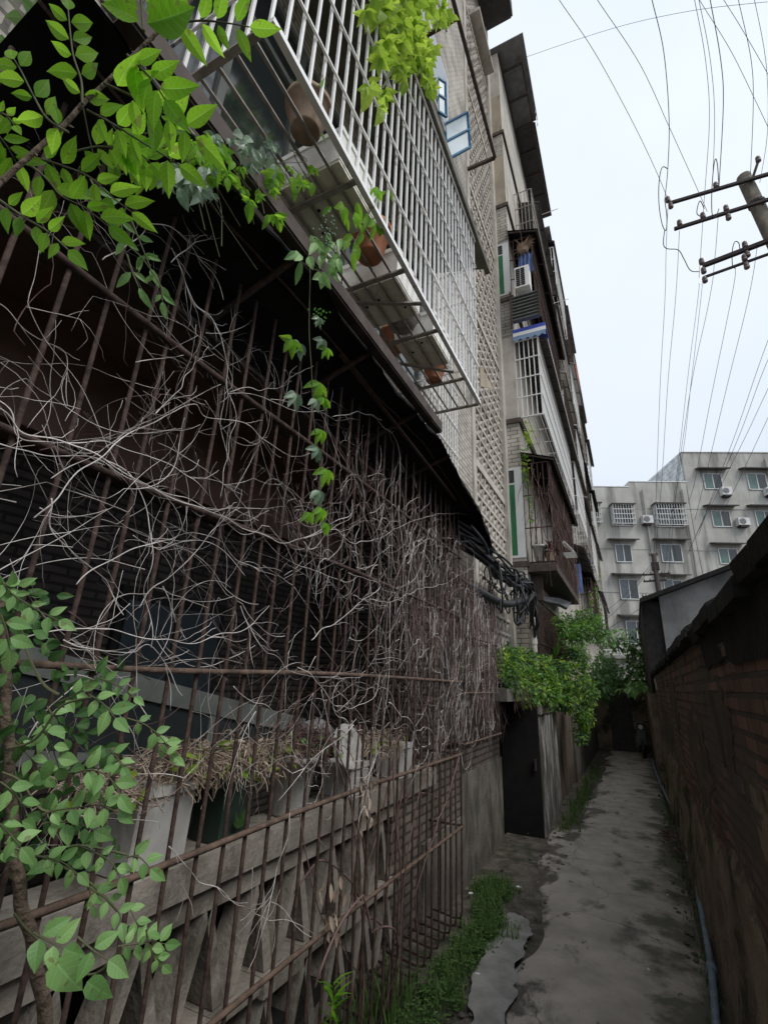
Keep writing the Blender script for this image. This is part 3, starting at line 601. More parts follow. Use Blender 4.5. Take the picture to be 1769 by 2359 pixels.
def cage(name, lab, y0, y1, z0, z1, xo, barm, group=None, pitch=.13, rails=3, nearface=True, floor=True, rr=.011):
    t = thing(name, lab, 'security cage', (XB, (y0 + y1) / 2, z0), group)
    b = MB(); y = y0
    while y <= y1 + .001: b.bar((xo, y, z0), (xo, y, z1), rr * 1.6); y += pitch
    for k in range(rails + 1): z = z0 + (z1 - z0) * k / rails; b.bar((xo + .012, y0, z), (xo + .012, y1, z), rr * 1.8)
    b.build('front_grille', barm, t)
    for yy in (y0, y1):
        b = MB(); n = max(3, int((xo - XB) / .085))
        for k in range(n + 1): x = XB + (xo - XB) * k / n; b.bar((x, yy, z0), (x, yy, z1), rr * 1.5)
        for k in range(rails + 1): z = z0 + (z1 - z0) * k / rails; b.bar((XB, yy - .01, z), (xo, yy - .01, z), rr * 1.5)
        b.build('side_grille', barm, t)
    if floor:
        b = MB()
        for k in range(4): x = XB + (xo - XB) * (k + .5) / 4; b.bar((x, y0, z0), (x, y1, z0), rr * 1.4)
        y = y0
        while y < y1: b.bar((XB, y, z0 - .012), (xo, y, z0 - .012), rr * 1.4); y += .6
        b.build('floor_grille', barm, t)
    return t
def awn(lab, y0, y1, z, xo, m_, drop=.3, tooth=False, group=None, x0=None, ribs=True, name='awning'):
    x0 = XB if x0 is None else x0
    t = thing(name, lab, 'awning', (x0, (y0 + y1) / 2, z), group)
    b = MB(); n = int((y1 - y0) / .04); vs = []
    for j in range(n + 1):
        y = y0 + (y1 - y0) * j / n; w = .012 * math.sin(j * 1.57)
        vs += [(x0, y, z + w), (xo, y, z - drop + w), (xo, y, z - drop + w + .01), (x0, y, z + w + .01)]
    fs = []
    for j in range(n):
        for k in range(4): fs.append((j * 4 + k, j * 4 + (k + 1) % 4, (j + 1) * 4 + (k + 1) % 4, (j + 1) * 4 + k))
    fs += [(3, 2, 1, 0), tuple(n * 4 + k for k in range(4))]
    b.add(vs, fs); b.build('sheet', m_, t)
    b = MB()
    for yy in [y0 + .03 + k * (y1 - y0 - .06) / max(1, int((y1 - y0) / .9)) for k in range(int((y1 - y0) / .9) + 1)]: b.bar((x0, yy, z - .03), (xo - .02, yy, z - drop - .02), .025)
    b.bar((xo - .03, y0, z - drop - .02), (xo - .03, y1, z - drop - .02), .025); b.build('rib', 'chan', t)
    if tooth:
        b = MB(); y = y0
        while y < y1: b.prism([(xo, y, z - drop), (xo, y + .09, z - drop), (xo, y + .045, z - drop - .07)], (.008, 0, 0)); y += .1
        b.build('fringe', 'whitepanel', t)
    return t
# second floor (rusted, overgrown)
cage('balcony_cage', 'rusted overgrown balcony cage with red withered plant and green curtain beside it', YB + .02, 12.6, 4.03, 5.95, -1.02, 'rust', None, .14, 3, rr=.012)
awn('black tarpaulin awning over the rusted overgrown balcony cage', YB - .05, 13.0, 6.2, -.88, 'black', .22)
t = thing('balcony_slab', 'dark reddish slab carrying the rusted overgrown balcony', 'balcony', (-1.3, 10.5, 3.9)); MB().box((XB, YB, 3.86), (-1.0, 12.6, 4.0)).build('slab', 'chan', t); MB().box((XB - .0, YB + .3, 3.4), (-1.3, YB + .4, 3.86)).build('bracket', 'chan', t)
# third floor (white cage)
cage('balcony_cage', 'long white steel balcony cage under the blue striped awning', YB + .01, 14.4, 6.98, 8.8, -1.03, 'whitepanel', None, .09, 4, rr=.013)
awn('dark awning with a toothed white fringe over the long white cage', YB + .1, 15.0, 9.0, -.84, 'darkmetal', .22, True)
t = thing('striped_awning', 'small blue and white striped awning with a scalloped hem', 'awning', (-1.2, YB, 8.8))
for k, (za, zb, mm) in enumerate(((9.04, 8.95, 'bluestripe'), (8.95, 8.86, 'whitepanel'))): MB().box((-1.50, YB - .10, zb), (-.84, YB - .07, za)).build('stripe', mm, t)
b = MB(); n = 40; vs = []
for k in range(n + 1): x = -1.5 + .66 * k / n; vs += [(x, YB - .105, 8.86), (x, YB - .105, 8.78 - .05 * abs(math.sin(k / n * 4.5 * math.pi)))]
b.add(vs, [(2 * k, 2 * k + 1, 2 * k + 3, 2 * k + 2) for k in range(n)]); b.build('scalloped_hem', mat('faded_blue_hem', (.18, .27, .42), (.26, .36, .5)), t)
MB().box((-1.5, YB - .07, 9.0), (-.84, YB + .6, 9.03)).build('roof_sheet', 'bluestripe', t)
# fourth floor: condenser, cloth, hanging basket
t = thing('air_conditioner', 'white outdoor condenser unit below the hanging blue cloth', 'air conditioner', (-1.3, YB, 9.9))
MB().box((-1.36, YB - .28, 9.95), (-1.06, YB - .02, 10.5)).build('case', 'whitepanel', t)
for k in range(2):
    b = MB(); x0 = -1.335 + k * .10
    for r in range(9): b.box((x0, YB - .288, 9.99 + r * .053), (x0 + .085, YB - .281, 9.99 + r * .053 + .038))
    b.build('grille', 'dim', t)
t = thing('louvred_shelf', 'grey slatted shelf frame under the white condenser unit', 'shelf', (-1.2, YB, 9.2))
for r in range(8): MB().prism([(-1.48, YB - .2, 9.20 + r * .085), (-.92, YB - .2, 9.20 + r * .085), (-.92, YB - .04, 9.24 + r * .085), (-1.48, YB - .04, 9.24 + r * .085)], (0, 0, .025)).build('slat', 'greyframe', t)
MB().bar((-1.49, YB - .22, 9.1), (-1.49, YB - .22, 9.95), .03).build('leg', 'rust', t); MB().bar((-.9, YB - .22, 9.1), (-.9, YB - .22, 9.95), .03).build('leg', 'rust', t)
b = MB(); vs = []; n = 18
for i in range(n + 1):
    for j in range(9): vs.append((-1.28 + .30 * i / n + .01 * math.sin(j), YB - .16 + .03 * math.sin(i * 1.3) + .006 * math.sin(j * 2 + i), 10.95 - .50 * j / 8 - .05 * math.sin(i * .5)))
b.add(vs, [(i * 9 + j, i * 9 + j + 1, (i + 1) * 9 + j + 1, (i + 1) * 9 + j) for i in range(n) for j in range(8)])
tag(b.build('hanging_cloth', 'bluecloth', None, True), 'pale blue cloth hanging above the condenser unit', 'cloth')
t = thing('hanging_basket', 'hanging basket of yellowed dry plant above the blue cloth', 'plant', (-1.15, YB - .2, 10.95))
MB().lathe((-1.15, YB - .2, 10.95), [(.08, 0), (.13, .14), (.14, .15)], 12).build('basket', 'clay', t)
b = MB()
for _ in range(60):
    a = ru(0, 6.28); e = ru(.1, 1.4); d = Vector((math.cos(a) * math.cos(e), math.sin(a) * math.cos(e), math.sin(e))); b.leaf((-1.15, YB - .2, 11.08), d, (0, 0, 1), ru(.12, .28), .03, .6, shape='lance')
b.build('foliage', 'dry', t); MB().tube([(-1.15, YB - .2, 11.1), (-1.2, YB - .2, 11.7)], .006, 4).build('cord', 'rust', t)
cage('balcony_cage', 'rusty balcony cage with the condenser unit, under the black hood', YB + .02, 13.2, 9.95, 11.6, -1.0, 'rust', None, .13, 3)
awn('black curved hood over the cage with the blue cloth', YB - .1, 13.6, 11.85, -.83, 'black', .25)
for i in range(2):
    pass
# fifth floor and up
cage('balcony_cage', 'grey steel balcony cage between the brown floor bands, high on the far section', 9.9, 13.6, 12.9, 14.6, -1.05, 'silverd', None, .12, 3)
awn('grey sheet awning over the high grey cage', 10.4, 14.2, 14.9, -.9, 'greymetal', .25)
t = thing('top_eave', 'large dark corrugated eave with square ribs at the roof of the far section', 'eave', (-1.2, 11, 18.7))
MB().box((-1.82, YB - .1, 18.68), (-.78, 10.9, 18.72)).build('sheet', 'greymetal', t); MB().box((-1.6, 10.9, 18.60), (-.86, 14.4, 18.64)).build('sheet', 'darkmetal', t)
for k in range(7): MB().bar((-1.5, YB + .5 + k * .85, 18.56), (-.92, YB + .5 + k * .85, 18.56), .05).build('rib', 'chan', t)
MB().bar((-1.48, YB, 18.54), (-1.48, 14.2, 18.54), .05).build('beam', 'chan', t); MB().bar((-.93, YB + .5, 18.54), (-.93, 14.2, 18.54), .05).build('beam', 'chan', t)
b = MB(); p = OX(1235, 262, -.80)
vs = []
for i in range(6):
    for j in range(5): vs.append((p.x + .02 * math.sin(i * 2 + j), p.y - .25 + .09 * i, p.z - .3 + .1 * j + .03 * math.sin(i * 1.7 + j * 2.2)))
b.add(vs, [(i * 5 + j, i * 5 + j + 1, (i + 1) * 5 + j + 1, (i + 1) * 5 + j) for i in range(5) for j in range(4)])
tag(b.build('plastic_sheet', 'paper', None, True), 'scrap of white plastic caught on the eave edge', 'plastic')
# farther bays
km = [('whitepanel', 'white'), ('silverd', 'grey'), ('rust', 'rusty'), ('silver', 'pale steel')]
am = [('darkmetal', 'dark'), ('greymetal', 'grey'), ('gutter', 'brownish'), ('black', 'black'), ('whitepanel', 'white')]
fl = [('second', 4.0), ('third', 7.0), ('fourth', 9.95), ('fifth', 12.9), ('top', 15.9)]
random.seed(21)
for i, (ya, yb) in enumerate(((14.9, 18.2), (18.6, 21.8), (22.2, 25.4), (25.8, 29.2))):
    bay = ('first bay past the white cage', 'second bay past the white cage', 'second-last bay', 'last bay')[i]
    for k, (fn, z) in enumerate(fl):
        mm, mn = km[(i * 2 + k * 3) % 4]; aa, an = am[(i * 3 + k * 2) % 5]; xo = -1.0 + ru(-.06, .05); dy = ru(-.2, .2)
        if (i, k) != (0, 0): cage('balcony_cage', '%s balcony cage, %s floor, %s' % (mn, fn, bay), ya + dy, yb + dy, z, z + 1.75, xo, mm, 'barred balconies of the far section', .12, 3, rr=.013)
        awn('%s awning, %s floor, %s' % (an, fn, bay), ya - .15 + dy, yb + .2 + dy, z + 2.15, xo + ru(.08, .2), aa, ru(.2, .4), False, 'awnings of the far section')
        if rnd() < .8:
            t = thing('laundry', '%s laundry or clutter hung in the %s floor cage, %s' % (('blue', 'grey', 'white', 'brown')[(i + k) % 4], fn, bay), 'laundry', (xo - .1, ya + .2, z + .4))
            b = MB(); yy = ya + .12 + dy; vs = []
            for a in range(9):
                for c in range(5): vs.append((-1.42 + .36 * a / 8, yy + .03 * math.sin(a * 1.4 + c), z + 1.45 - .22 * c))
            b.add(vs, [(a * 5 + c, a * 5 + c + 1, (a + 1) * 5 + c + 1, (a + 1) * 5 + c) for a in range(8) for c in range(4)])
            b.build('cloth', ('bluecloth', 'greyframe', 'whitepanel', 'beige')[(i + k) % 4], t, True)
t = thing('roof_awning_far', 'long grey roof sheet at the far end of the block', 'eave', (-1.2, 20, 18.2))
t.name = 'roof_sheet'
MB().box((-1.7, 14.5, 18.2), (-.98, 22, 18.26)).build('sheet', 'greymetal', t); MB().box((-1.7, 22.1, 17.9), (-.9, 29.6, 17.96)).build('sheet', 'darkmetal', t)
q = OX(1330, 862, -.84)
tag(MB().box((q.x - .12, q.y - .5, q.z - .35), (q.x, q.y + .5, q.z + .25)).build('red_sheet', 'red'), 'bright orange-red board fixed to an awning edge high up', 'board')
for nm, a, c in (('upper', (1215, 490), (1285, 480)), ('lower', (1270, 675), (1310, 688))):
    p = OX(*c, -.6); tag(MB().tube([(XB + .1, p.y, p.z), (-.6, p.y, p.z)], .012, 5).build('laundry_pole', 'silver'), 'thin pole poking out past the cages against the sky, the %s one' % nm, 'pole', 'poles poking out')
# things on second floor balcony
potb(-1.28, YB + .1, .12, .3, 'potw', 'cracked white bucket on the rusted balcony', z=4.05, name='bucket')
t = thing('withered_plant', 'dark red withered pot plant on the rusted balcony', 'plant', (-1.12, YB + .1, 4.05))
b = MB()
for _ in range(90): a = ru(0, 6.28); e = ru(-.6, 1.3); d = Vector((math.cos(a) * math.cos(e), math.sin(a) * math.cos(e), math.sin(e))); b.leaf(Vector((-1.1, YB + .1, 4.25)) + d * ru(0, .12), d, (0, 0, 1), ru(.06, .13), .04, .5)
b.build('foliage', mat('dark_red_leaf', (.09, .02, .018), (.2, .06, .04), attr=True), t); MB().lathe((-1.1, YB + .1, 4.05), [(.07, 0), (.1, .15)], 12).build('pot', 'clay', t)
t = thing('white_hangers', 'bunch of white plastic hangers outside the second floor', 'hangers', (-.95, 10, 4.3))
b = MB()
for k in range(7): y = 10.0 + k * .07; b.tube([(-.98, y, 4.75), (-1.2, y, 4.5), (-.78, y, 4.5), (-.98, y, 4.75)], .012, 4)
b.build('hanger', 'paper', t)
# ground floor of far section
t = thing('drain_pipe', 'pale vertical drain pipe where the cable bundle ends', 'pipe', (-1.44, 8.5, 0)); MB().tube([(-1.44, 8.5, 1.8), (-1.44, 8.5, 3.5)], .055, 12).build('pipe', 'plaster', t, True); MB().lathe((-1.44, 8.5, 2.6), [(.065, 0), (.065, .08)], 12).build('collar', 'plaster', t)
cage('ground_cage', 'dark rusty grille under the rusted balcony, behind the shrub', YB + .1, 12.6, 1.9, 3.4, -1.38, 'rust', None, .14, 2, rr=.01, floor=False)
t = thing('ground_window', 'dark opening behind the shrub under the balcony', 'window', (XB, 10.5, 1.9)); MB().box((XB + .004, YB + .3, 1.9), (XB + .02, 12.4, 3.4)).build('opening', 'dim', t)
t = thing('small_canopy', 'bent pale sheet canopy over the dark ground-floor grille', 'awning', (-1.3, 9, 3.5))
b = MB(); b.prism([OX(1252, 1374, -1.4), OX(1290, 1378, -1.25), OX(1316, 1388, -1.1), OX(1308, 1401, -1.15), OX(1290, 1392, -1.25), OX(1252, 1384, -1.4)], (-.1, .5, .03)); b.build('sheet', 'greymetal', t)
# low walls by the stair door
t = thing('whitewashed_wall', 'low garden wall with streaky peeling whitewash right of the stair door', 'wall', (-1.5, 8.8, 0)); MB().box((-1.86, 7.95, -.05), (-1.34, 9.75, 1.55)).build('body', 'peel', t)
MB().box((-1.9, 7.93, 1.55), (-1.30, 9.8, 1.68)).build('coping', 'fin', t)
t = thing('brown_garden_wall', 'mud-brown low wall beyond the whitewashed one', 'wall', (-1.5, 11, 0)); MB().box((-1.6, 9.76, -.05), (-1.41, 12.6, 1.5)).build('body', 'brown', t)
t = thing('far_garden_wall', 'dim low wall near the end of the alley on the left', 'wall', (-1.5, 15, 0)); MB().box((-1.7, 12.62, -.05), (-1.36, 19.6, 1.9)).build('body', 'base', t)
t = thing('end_wall', 'dark wall closing the end of the alley', 'wall', (-.5, 19.7, 0)); MB().box((-1.4, 19.6, -.05), (.5, 19.8, 2.3)).build('body', 'mudwall', t)
MB().box((-.9, 19.56, 0), (-.2, 19.6, 1.9)).build('gate', 'darkmetal', t)
t = thing('stair_dark_panel', 'black panel standing in for the dark stair doorway under the planted slab', 'door', (-1.6, 7.9, 0)); MB().box((-1.88, 7.90, -.04), (-1.345, 7.94, 1.72)).build('leaf', 'dim', t); MB().box((-1.42, 7.86, .8), (-1.40, 7.90, .95)).build('handle', 'iron', t)  # added panel; its black colour stands for the darkness of the doorway
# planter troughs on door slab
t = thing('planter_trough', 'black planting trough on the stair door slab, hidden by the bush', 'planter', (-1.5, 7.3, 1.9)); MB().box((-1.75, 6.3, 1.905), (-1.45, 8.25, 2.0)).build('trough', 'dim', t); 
#@@RIGHT
# ------------------------------------------------------------------ right side
t = thing('brick_wall', 'dark damp red-brick wall along the right edge of the alley', 'wall', (.5, 6, 0))
MB().box((.40, -1.5, -.05), (.66, 13.0, 2.26)).build('body', 'redbrick', t)
b = MB(); y = -1.5; random.seed(5)
while y < 13:
    L = ru(.28, .42); dz = ru(-.02, .03); b.prism([(.34 + ru(-.02, .02), y, 2.26 + dz), (.72, y, 2.26 + dz), (.72, y, 2.33 + dz), (.53, y, 2.44 + dz), (.335, y, 2.33 + dz)], (0, L - .01, ru(-.01, .01))); y += L
b.build('coping_tiles', 'darkroof', t)
b = MB(); random.seed(9)
for r in range(30):
    for c in range(60):
        if rnd() > .16: continue
        z = r * .075 + .004; y = -1.5 + c * .25 + (.125 if r % 2 else 0) + ru(-.01, .01); b.box((.40 - ru(.004, .016), y + .01, z + .006), (.41, y + ru(.19, .238), z + .068))
b.build('proud_bricks', 'redbrick', t)
for y, z, ry, rz in ((1.3, 1.75, .35, .22), (2.3, 1.45, .5, .2), (3.4, 1.8, .4, .25), (5.0, 1.5, .8, .3), (7.2, 1.8, .7, .25), (9.5, 1.4, 1.2, .3)):
    pts = []
    for k in range(40):
        a = k / 40 * 6.283; f = 1 + .45 * noise.noise(Vector((math.cos(a) * 1.6, math.sin(a) * 1.6, y * 3))) + .14 * noise.noise(Vector((math.cos(a) * 6, math.sin(a) * 6, y)))
        pts.append((.3935, y + ry * f * math.cos(a), z + rz * f * math.sin(a)))
    MB().prism(pts, (.006, 0, 0)).build('render_patch', 'brown' if int(y) % 2 else 'mudwall', t)
def rough(name, x_at, y0, y1, z0, ztop, mt, par, n1=160, n2=14):
    b = MB(); vs = []
    for j in range(n1 + 1):
        y = y0 + (y1 - y0) * j / n1; zt = ztop(y)
        for i in range(n2 + 1):
            f = i / n2; z = z0 + (zt - z0) * f; x = x_at(y, z, f); vs.append((x, y, z))
    k = n2 + 1
    b.add(vs, [(j * k + i, j * k + i + 1, (j + 1) * k + i + 1, (j + 1) * k + i) for j in range(n1) for i in range(n2)])
    return b.build(name, mt, par, True)
rough('mud_plaster', lambda y, z, f: .395 - .07 * (1 - f) ** 1.5 - .03 * noise.noise(Vector((y * 2, z * 2, 0))) - .018 * noise.noise(Vector((y * 7, z * 7, 4))) + (.03 if f > .97 else 0) - .015, -1.5, 13, -.05,
      lambda y: 1.0 + .35 * noise.noise(Vector((y * .9, 3, 0))) + .2 * noise.noise(Vector((y * 3, 1, 0))), 'mudwall', t)
rough('coping_shade', lambda y, z, f: .388 - .012 * noise.noise(Vector((y * 6, z * 6, 2))), -1.5, 3.6, 2.28, lambda y: 2.10 - .10 * max(0, 1 - y / 3.6) + .04 * noise.noise(Vector((y * 3, 8, 0))), 'darkroof', t, 80, 6)  # black strip added as painted shade below the coping overhang
b = MB(); b.bar(OX(1508, 1566, .38), OX(1513, 1588, .38), .03); tag(b.build('pvc_stub', 'white'), 'short white pipe stub on the brick wall top edge', 'pipe')
t = thing('low_brick_wall', 'lower mossy wall continuing beyond the brick wall on the right', 'wall', (.4, 16, 0)); MB().box((.26, 13.02, -.05), (.55, 19.59, 1.9)).build('body', 'mudwall', t)
# shed
t = thing('shed', 'outbuilding with grey plaster gable and black tarred roof behind the brick wall', 'shed', (2, 16, 0))
Ys = 13.1; c0 = OY(1517, 1374, Ys); c1 = OY(1673, 1316, Ys); sl = (c1.z - c0.z) / (c1.x - c0.x); xr = 4.2; zr_ = c0.z + sl * (xr - c0.x)
b = MB(); b.prism([(c0.x, Ys, 0), (8, Ys, 0), (8, Ys, zr_ - sl * (8 - xr)), (xr, Ys, zr_), (c0.x, Ys, c0.z)], (0, 7.5, 0)); b.build('walls', 'gable', t)
e = OY(1474, 1388, Ys - .25); b = MB(); dz = .10
b.prism([(e.x, Ys - .25, c0.z - sl * (c0.x - e.x) - .02), (xr, Ys - .25, zr_), (8.3, Ys - .25, zr_ - sl * (8.3 - xr)), (8.3, Ys - .25, zr_ - sl * (8.3 - xr) + dz), (xr, Ys - .25, zr_ + dz), (e.x, Ys - .25, c0.z - sl * (c0.x - e.x) + dz - .02)], (0, 8.0, 0)); b.build('roof', 'darkroof', t)
MB().box((e.x + .02, Ys + .05, 1.9), (c0.x - .01, Ys + 7.3, c0.z - .12)).build('side_boards', 'darkroof', t)
# pipe and small parked scooter
pp = [OZ(1662, 2500, .06), OZ(1650, 2359, .06), OZ(1638, 2230, .06), OZ(1625, 2150, .05), OZ(1612, 2080, .06), OZ(1600, 2020, .05), OZ(1570, 1930, .05), (.34, 10.5, .05), (.24, 14, .04), (.2, 18, .04)]
t = thing('water_pipe', 'blue-grey plastic water pipe lying at the foot of the brick wall', 'pipe', (.3, 6, .05)); MB().tube(smoothpath(pp, 6), .024, 10).build('pipe', 'pipe', t, True)
for p in (pp[2], pp[4]): b = MB(); p = Vector(p); b.tube([p - Vector((0, .05, 0)), p + Vector((0.005, .06, 0))], .031, 10); b.build('coupling', 'pipe', t, True)
t = thing('scooter', 'small scooter parked in the dark at the end of the alley', 'scooter', (.05, 18.3, 0))
s0 = Vector((.0, 18.2, 0))
for y in (0, 1.15): b = MB(); b.tube([s0 + Vector((.02 * 0, y + .24 * math.cos(a * .5236), .25 + .24 * math.sin(a * .5236))) for a in range(13)], .05, 6); b.build('wheel', 'cable', t)
b = MB(); b.prism([s0 + Vector((-.12, y, z)) for y, z in ((.15, .35), (.25, .8), (.12, 1.0), (.2, 1.02), (.4, .45), (.65, .42), (.75, .75), (1.35, .78), (1.4, .55), (1.1, .35), (.7, .25), (.4, .25))], (.24, 0, 0)); b.build('body', 'greyframe', t)
MB().lathe(s0 + Vector((0, .1, .88)), [(.0, 0), (.06, .01), (.07, .03)], 12, Vector((0, -1, 0))).build('headlight', 'paper', t)
MB().tube([s0 + Vector((-.32, .25, 1.05)), s0 + Vector((0, .18, 1.0)), s0 + Vector((.32, .25, 1.05))], .015, 6).build('handlebar', 'iron', t)
MB().box(s0 + Vector((-.12, .72, .76)), s0 + Vector((.12, 1.3, .84))).build('seat', 'cable', t)

# ------------------------------------------------------------------ far building
A0 = OY(1569, 1042, 37.0); u = Vector((math.cos(math.radians(22)), math.sin(math.radians(22)), 0)); nn = Vector((u.y, -u.x, 0))
def OP(px, py):
    r = ray(px, py); k = (A0 - CAM).dot(nn) / r.dot(nn); p = CAM + r * k; return p
def uv(px, py): p = OP(px, py); return (p - A0).dot(u), p.z
def at(s, z, d=0): return Vector((A0.x, A0.y, 0)) + u * s + nn * d + Vector((0, 0, z))
def R4(x, y): return uv(1340 + x / 3.6876, 1000 + y / 3.6876)
def fbox(b, s0, z0, s1, z1, d0, d1): b.prism([at(s0, z0, d0), at(s1, z0, d0), at(s1, z1, d0), at(s0, z1, d0)], nn * (d1 - d0)); return b
FB = thing('far_building', 'weathered grey cement apartment block closing the view at the end of the alley', 'building', tuple(at(0, 0)))
zt = A0.z; sL, zL = R4(400, 405); sR, _ = R4(880, 405); s2, z2 = R4(60, 446)
fbox(MB(), 0, -.05, 26, zt, 0, -14).build('main_block', 'farwall', FB)
fbox(MB(), -14, -.05, -.01, z2, .003, -12).build('wing_block', 'farwall', FB)
fbox(MB(), sL, z2 + .001, -.011, zL, .002, -12).build('wing_parapet', 'farwall', FB)
fbox(MB(), -.05, zt - .0, 26.1, zt + .06, .06, -14.1).build('roof_edge', 'whitepanel', FB)
fbox(MB(), sL - .03, zL, -.0, zL + .05, .04, -12.1).build('roof_edge', 'whitepanel', FB); fbox(MB(), -14, z2, sL - .04, z2 + .05, .04, -12.1).build('roof_edge', 'whitepanel', FB)
fbox(MB(), -.06, zL, -.001, zt - .02, -.15, -14).build('side_cladding', 'cladding', FB)
for z in [zt - 4.35 - 2.95 * k for k in range(5)] : fbox(MB(), -13.9, z, 25.9, z + .05, .02, .005).build('string_course', 'farwet', FB)
def fwin(x0, y0, x1, y1, cage_=False, green=False, ac=None, hood=True):
    s0, z1 = R4(x0, y0); s1, _ = R4(x1, y0); _, z0 = R4(x0, y1)
    if s1 < s0: s0, s1 = s1, s0
    w = fbox(MB(), s0, z0, s1, z1, .03, .0).build('window', 'glass', FB)
    b = MB(); k = .06
    for sa in (s0, (s0 + s1) / 2, s1): fbox(b, sa - k / 2, z0, sa + k / 2, z1, .07, .031)
    for za in (z0, z1): fbox(b, s0, za - k / 2, s1, za + k / 2, .068, .031)
    b.build('window_frame', 'white', FB)
    g = fbox(MB(), s0 + .06, z0 + .06, (s0 + s1) / 2 - .05, z1 - .06, .045, .031).build('window_pane', 'glassg' if green else 'glassb', FB)
    if hood and not cage_: b = MB(); b.prism([at(s0 - .45, z1 + .35, .0), at(s1 + .45, z1 + .35, .0), at(s1 + .45, z1 + .22, .55), at(s0 - .45, z1 + .22, .55)], (0, 0, .08)); b.build('window_hood', 'darkmetal', FB)
    if cage_:
        t = thing('window_grille', 'white window cage on the far building, %s' % cage_, 'security cage', at(s0, z0), 'white cages on the far building')
        b = MB(); n = max(6, int((s1 - s0) / .17))
        for i in range(n + 1): s = s0 + (s1 - s0) * i / n; b.bar(at(s, z0, .5), at(s, z1, .5), .045)
        for i in range(5): z = z0 + (z1 - z0) * i / 4; b.bar(at(s0, z, .5), at(s1, z, .5), .045)
        for s in (s0, s1):
            for i in range(5): z = z0 + (z1 - z0) * i / 4; b.bar(at(s, z, 0), at(s, z, .5), .045)
            for i in range(4): b.bar(at(s, z0, i * .13), at(s, z1, i * .13), .045)
        b.build('grille', 'white', t); fbox(MB(), s0 - .1, z1, s1 + .1, z1 + .06, .6, .01).build('top_sheet', 'darkmetal', t)
for a in ((240, 615, 415, 775, 'the narrow one left of the condenser'), (600, 610, 840, 785, 'the wide one right of the condenser'), (30, 605, 135, 765, 'half hidden behind the left building')): fwin(*a)
for a in ((280, 940, 410, 1085), (665, 940, 835, 1085), (315, 1235, 465, 1400), (690, 1240, 840, 1380), (370, 1590, 540, 1780)): fwin(*a)
for a in ((1025, 340, 1175, 465), (1395, 340, 1550, 470), (1095, 655, 1245, 785), (1465, 655, 1615, 785), (1155, 975, 1310, 1100)): fwin(*a, green=True)
for (x0, y0, x1, y1, lab) in ((495, 705, 580, 768, 'between the two white cages'), (1160, 465, 1242, 530, 'under the top left green window'), (1530, 470, 1600, 530, 'at the right edge of the frame'), (1295, 725, 1390, 785, 'with a round fan, beside the middle row window')):
    s0, z1 = R4(x0, y0); s1, _ = R4(x1, y0); _, z0 = R4(x0, y1)
    t = thing('air_conditioner', 'white condenser unit on the far building, ' + lab, 'air conditioner', at(s0, z0), 'condenser units on the far building')
    fbox(MB(), s0, z0, s1, z1, .42, .05).build('case', 'white', t)
    MB().lathe(at((s0 + s1) / 2 - .1, (z0 + z1) / 2, .425), [(.21, 0), (.21, .01), (.17, .012)], 18, nn).build('fan', 'greymetal', t)
    fbox(MB(), s0 + .1, z0 - .12, s1 - .1, z0 - .01, .4, .0).build('bracket', 'iron', t)
for sx_ in (-9.2, -3.1, -.45, 5.4, 12.5):
    MB().tube([at(sx_, 0, .12), at(sx_, (zL if sx_ < 0 else zt) - .6, .12)], .06, 8).build('down_pipe', 'farwet', FB)
s0, z1 = R4(205, 1880); fbox(MB(), s0 - 4, z1 - .2, s0 + 9, z1, .5, .004).build('ground_ledge', 'farwet', FB)

# ------------------------------------------------------------------ poles and wires
def insul(t, p, d=(0, 0, 1), k=1.0):
    k *= .78
    MB().lathe(p, [(.02 * k, -.09 * k), (.05 * k, -.07 * k), (.055 * k, -.03 * k), (.03 * k, -.02 * k), (.05 * k, .0), (.05 * k, .03 * k), (.028 * k, .04 * k), (.045 * k, .06 * k), (.02 * k, .09 * k)], 10, Vector(d)).build('insulator', 'ins', t, True)
PX, PY = 2.68, 8.0
t = thing('utility_pole', 'round concrete utility pole with four steel crossarms at the upper right', 'utility pole', (PX, PY, 0))
ztop = OY(1708, 408, PY).z
MB().tube([(PX + 1.05, PY, 0), (PX + .5, PY, ztop * .5), (PX, PY, ztop)], [.15, .125, .105], 20).build('shaft', 'pole', t, True)
MB().lathe((PX + .07, PY, OY(1725, 478, PY).z), [(.125, 0), (.125, .05)], 16).build('clamp', 'iron', t)
def arm(pl, pp_, w, ins):
    z = OY(*pp_, PY).z; L = OZ(*pl, z); d = (Vector((PX, PY - .13, z)) - L); R_ = L + d * 1.75
    MB().bar(L, R_, w).build('crossarm', 'iron', t)
    for f, up in ins: insul(t, L + d * f + Vector((0, 0, up * .1)))
    return L, R_, z
a1 = arm((1540, 468), (1712, 432), .05, ((0, 1), (0.02, -.6), (.62, 1), (1.35, 1)))
a2 = arm((1553, 527), (1725, 487), .05, ((.08, 1), (.38, 1), (.67, 1), (.67, -1), (1.4, 1)))
a3 = arm((1618, 612), (1748, 574), .065, ((0, 1), (0, -1), (.7, 1), (.7, -1), (1.4, 1)))
a4 = arm((1622, 638), (1750, 603), .035, ((0, -.5), (.65, 1), (.65, -.7)))
MB().bar((PX + .05, PY, ztop - .25), OY(1746, 372, PY), .04).build('top_bracket', 'iron', t); insul(t, OY(1746, 366, PY))
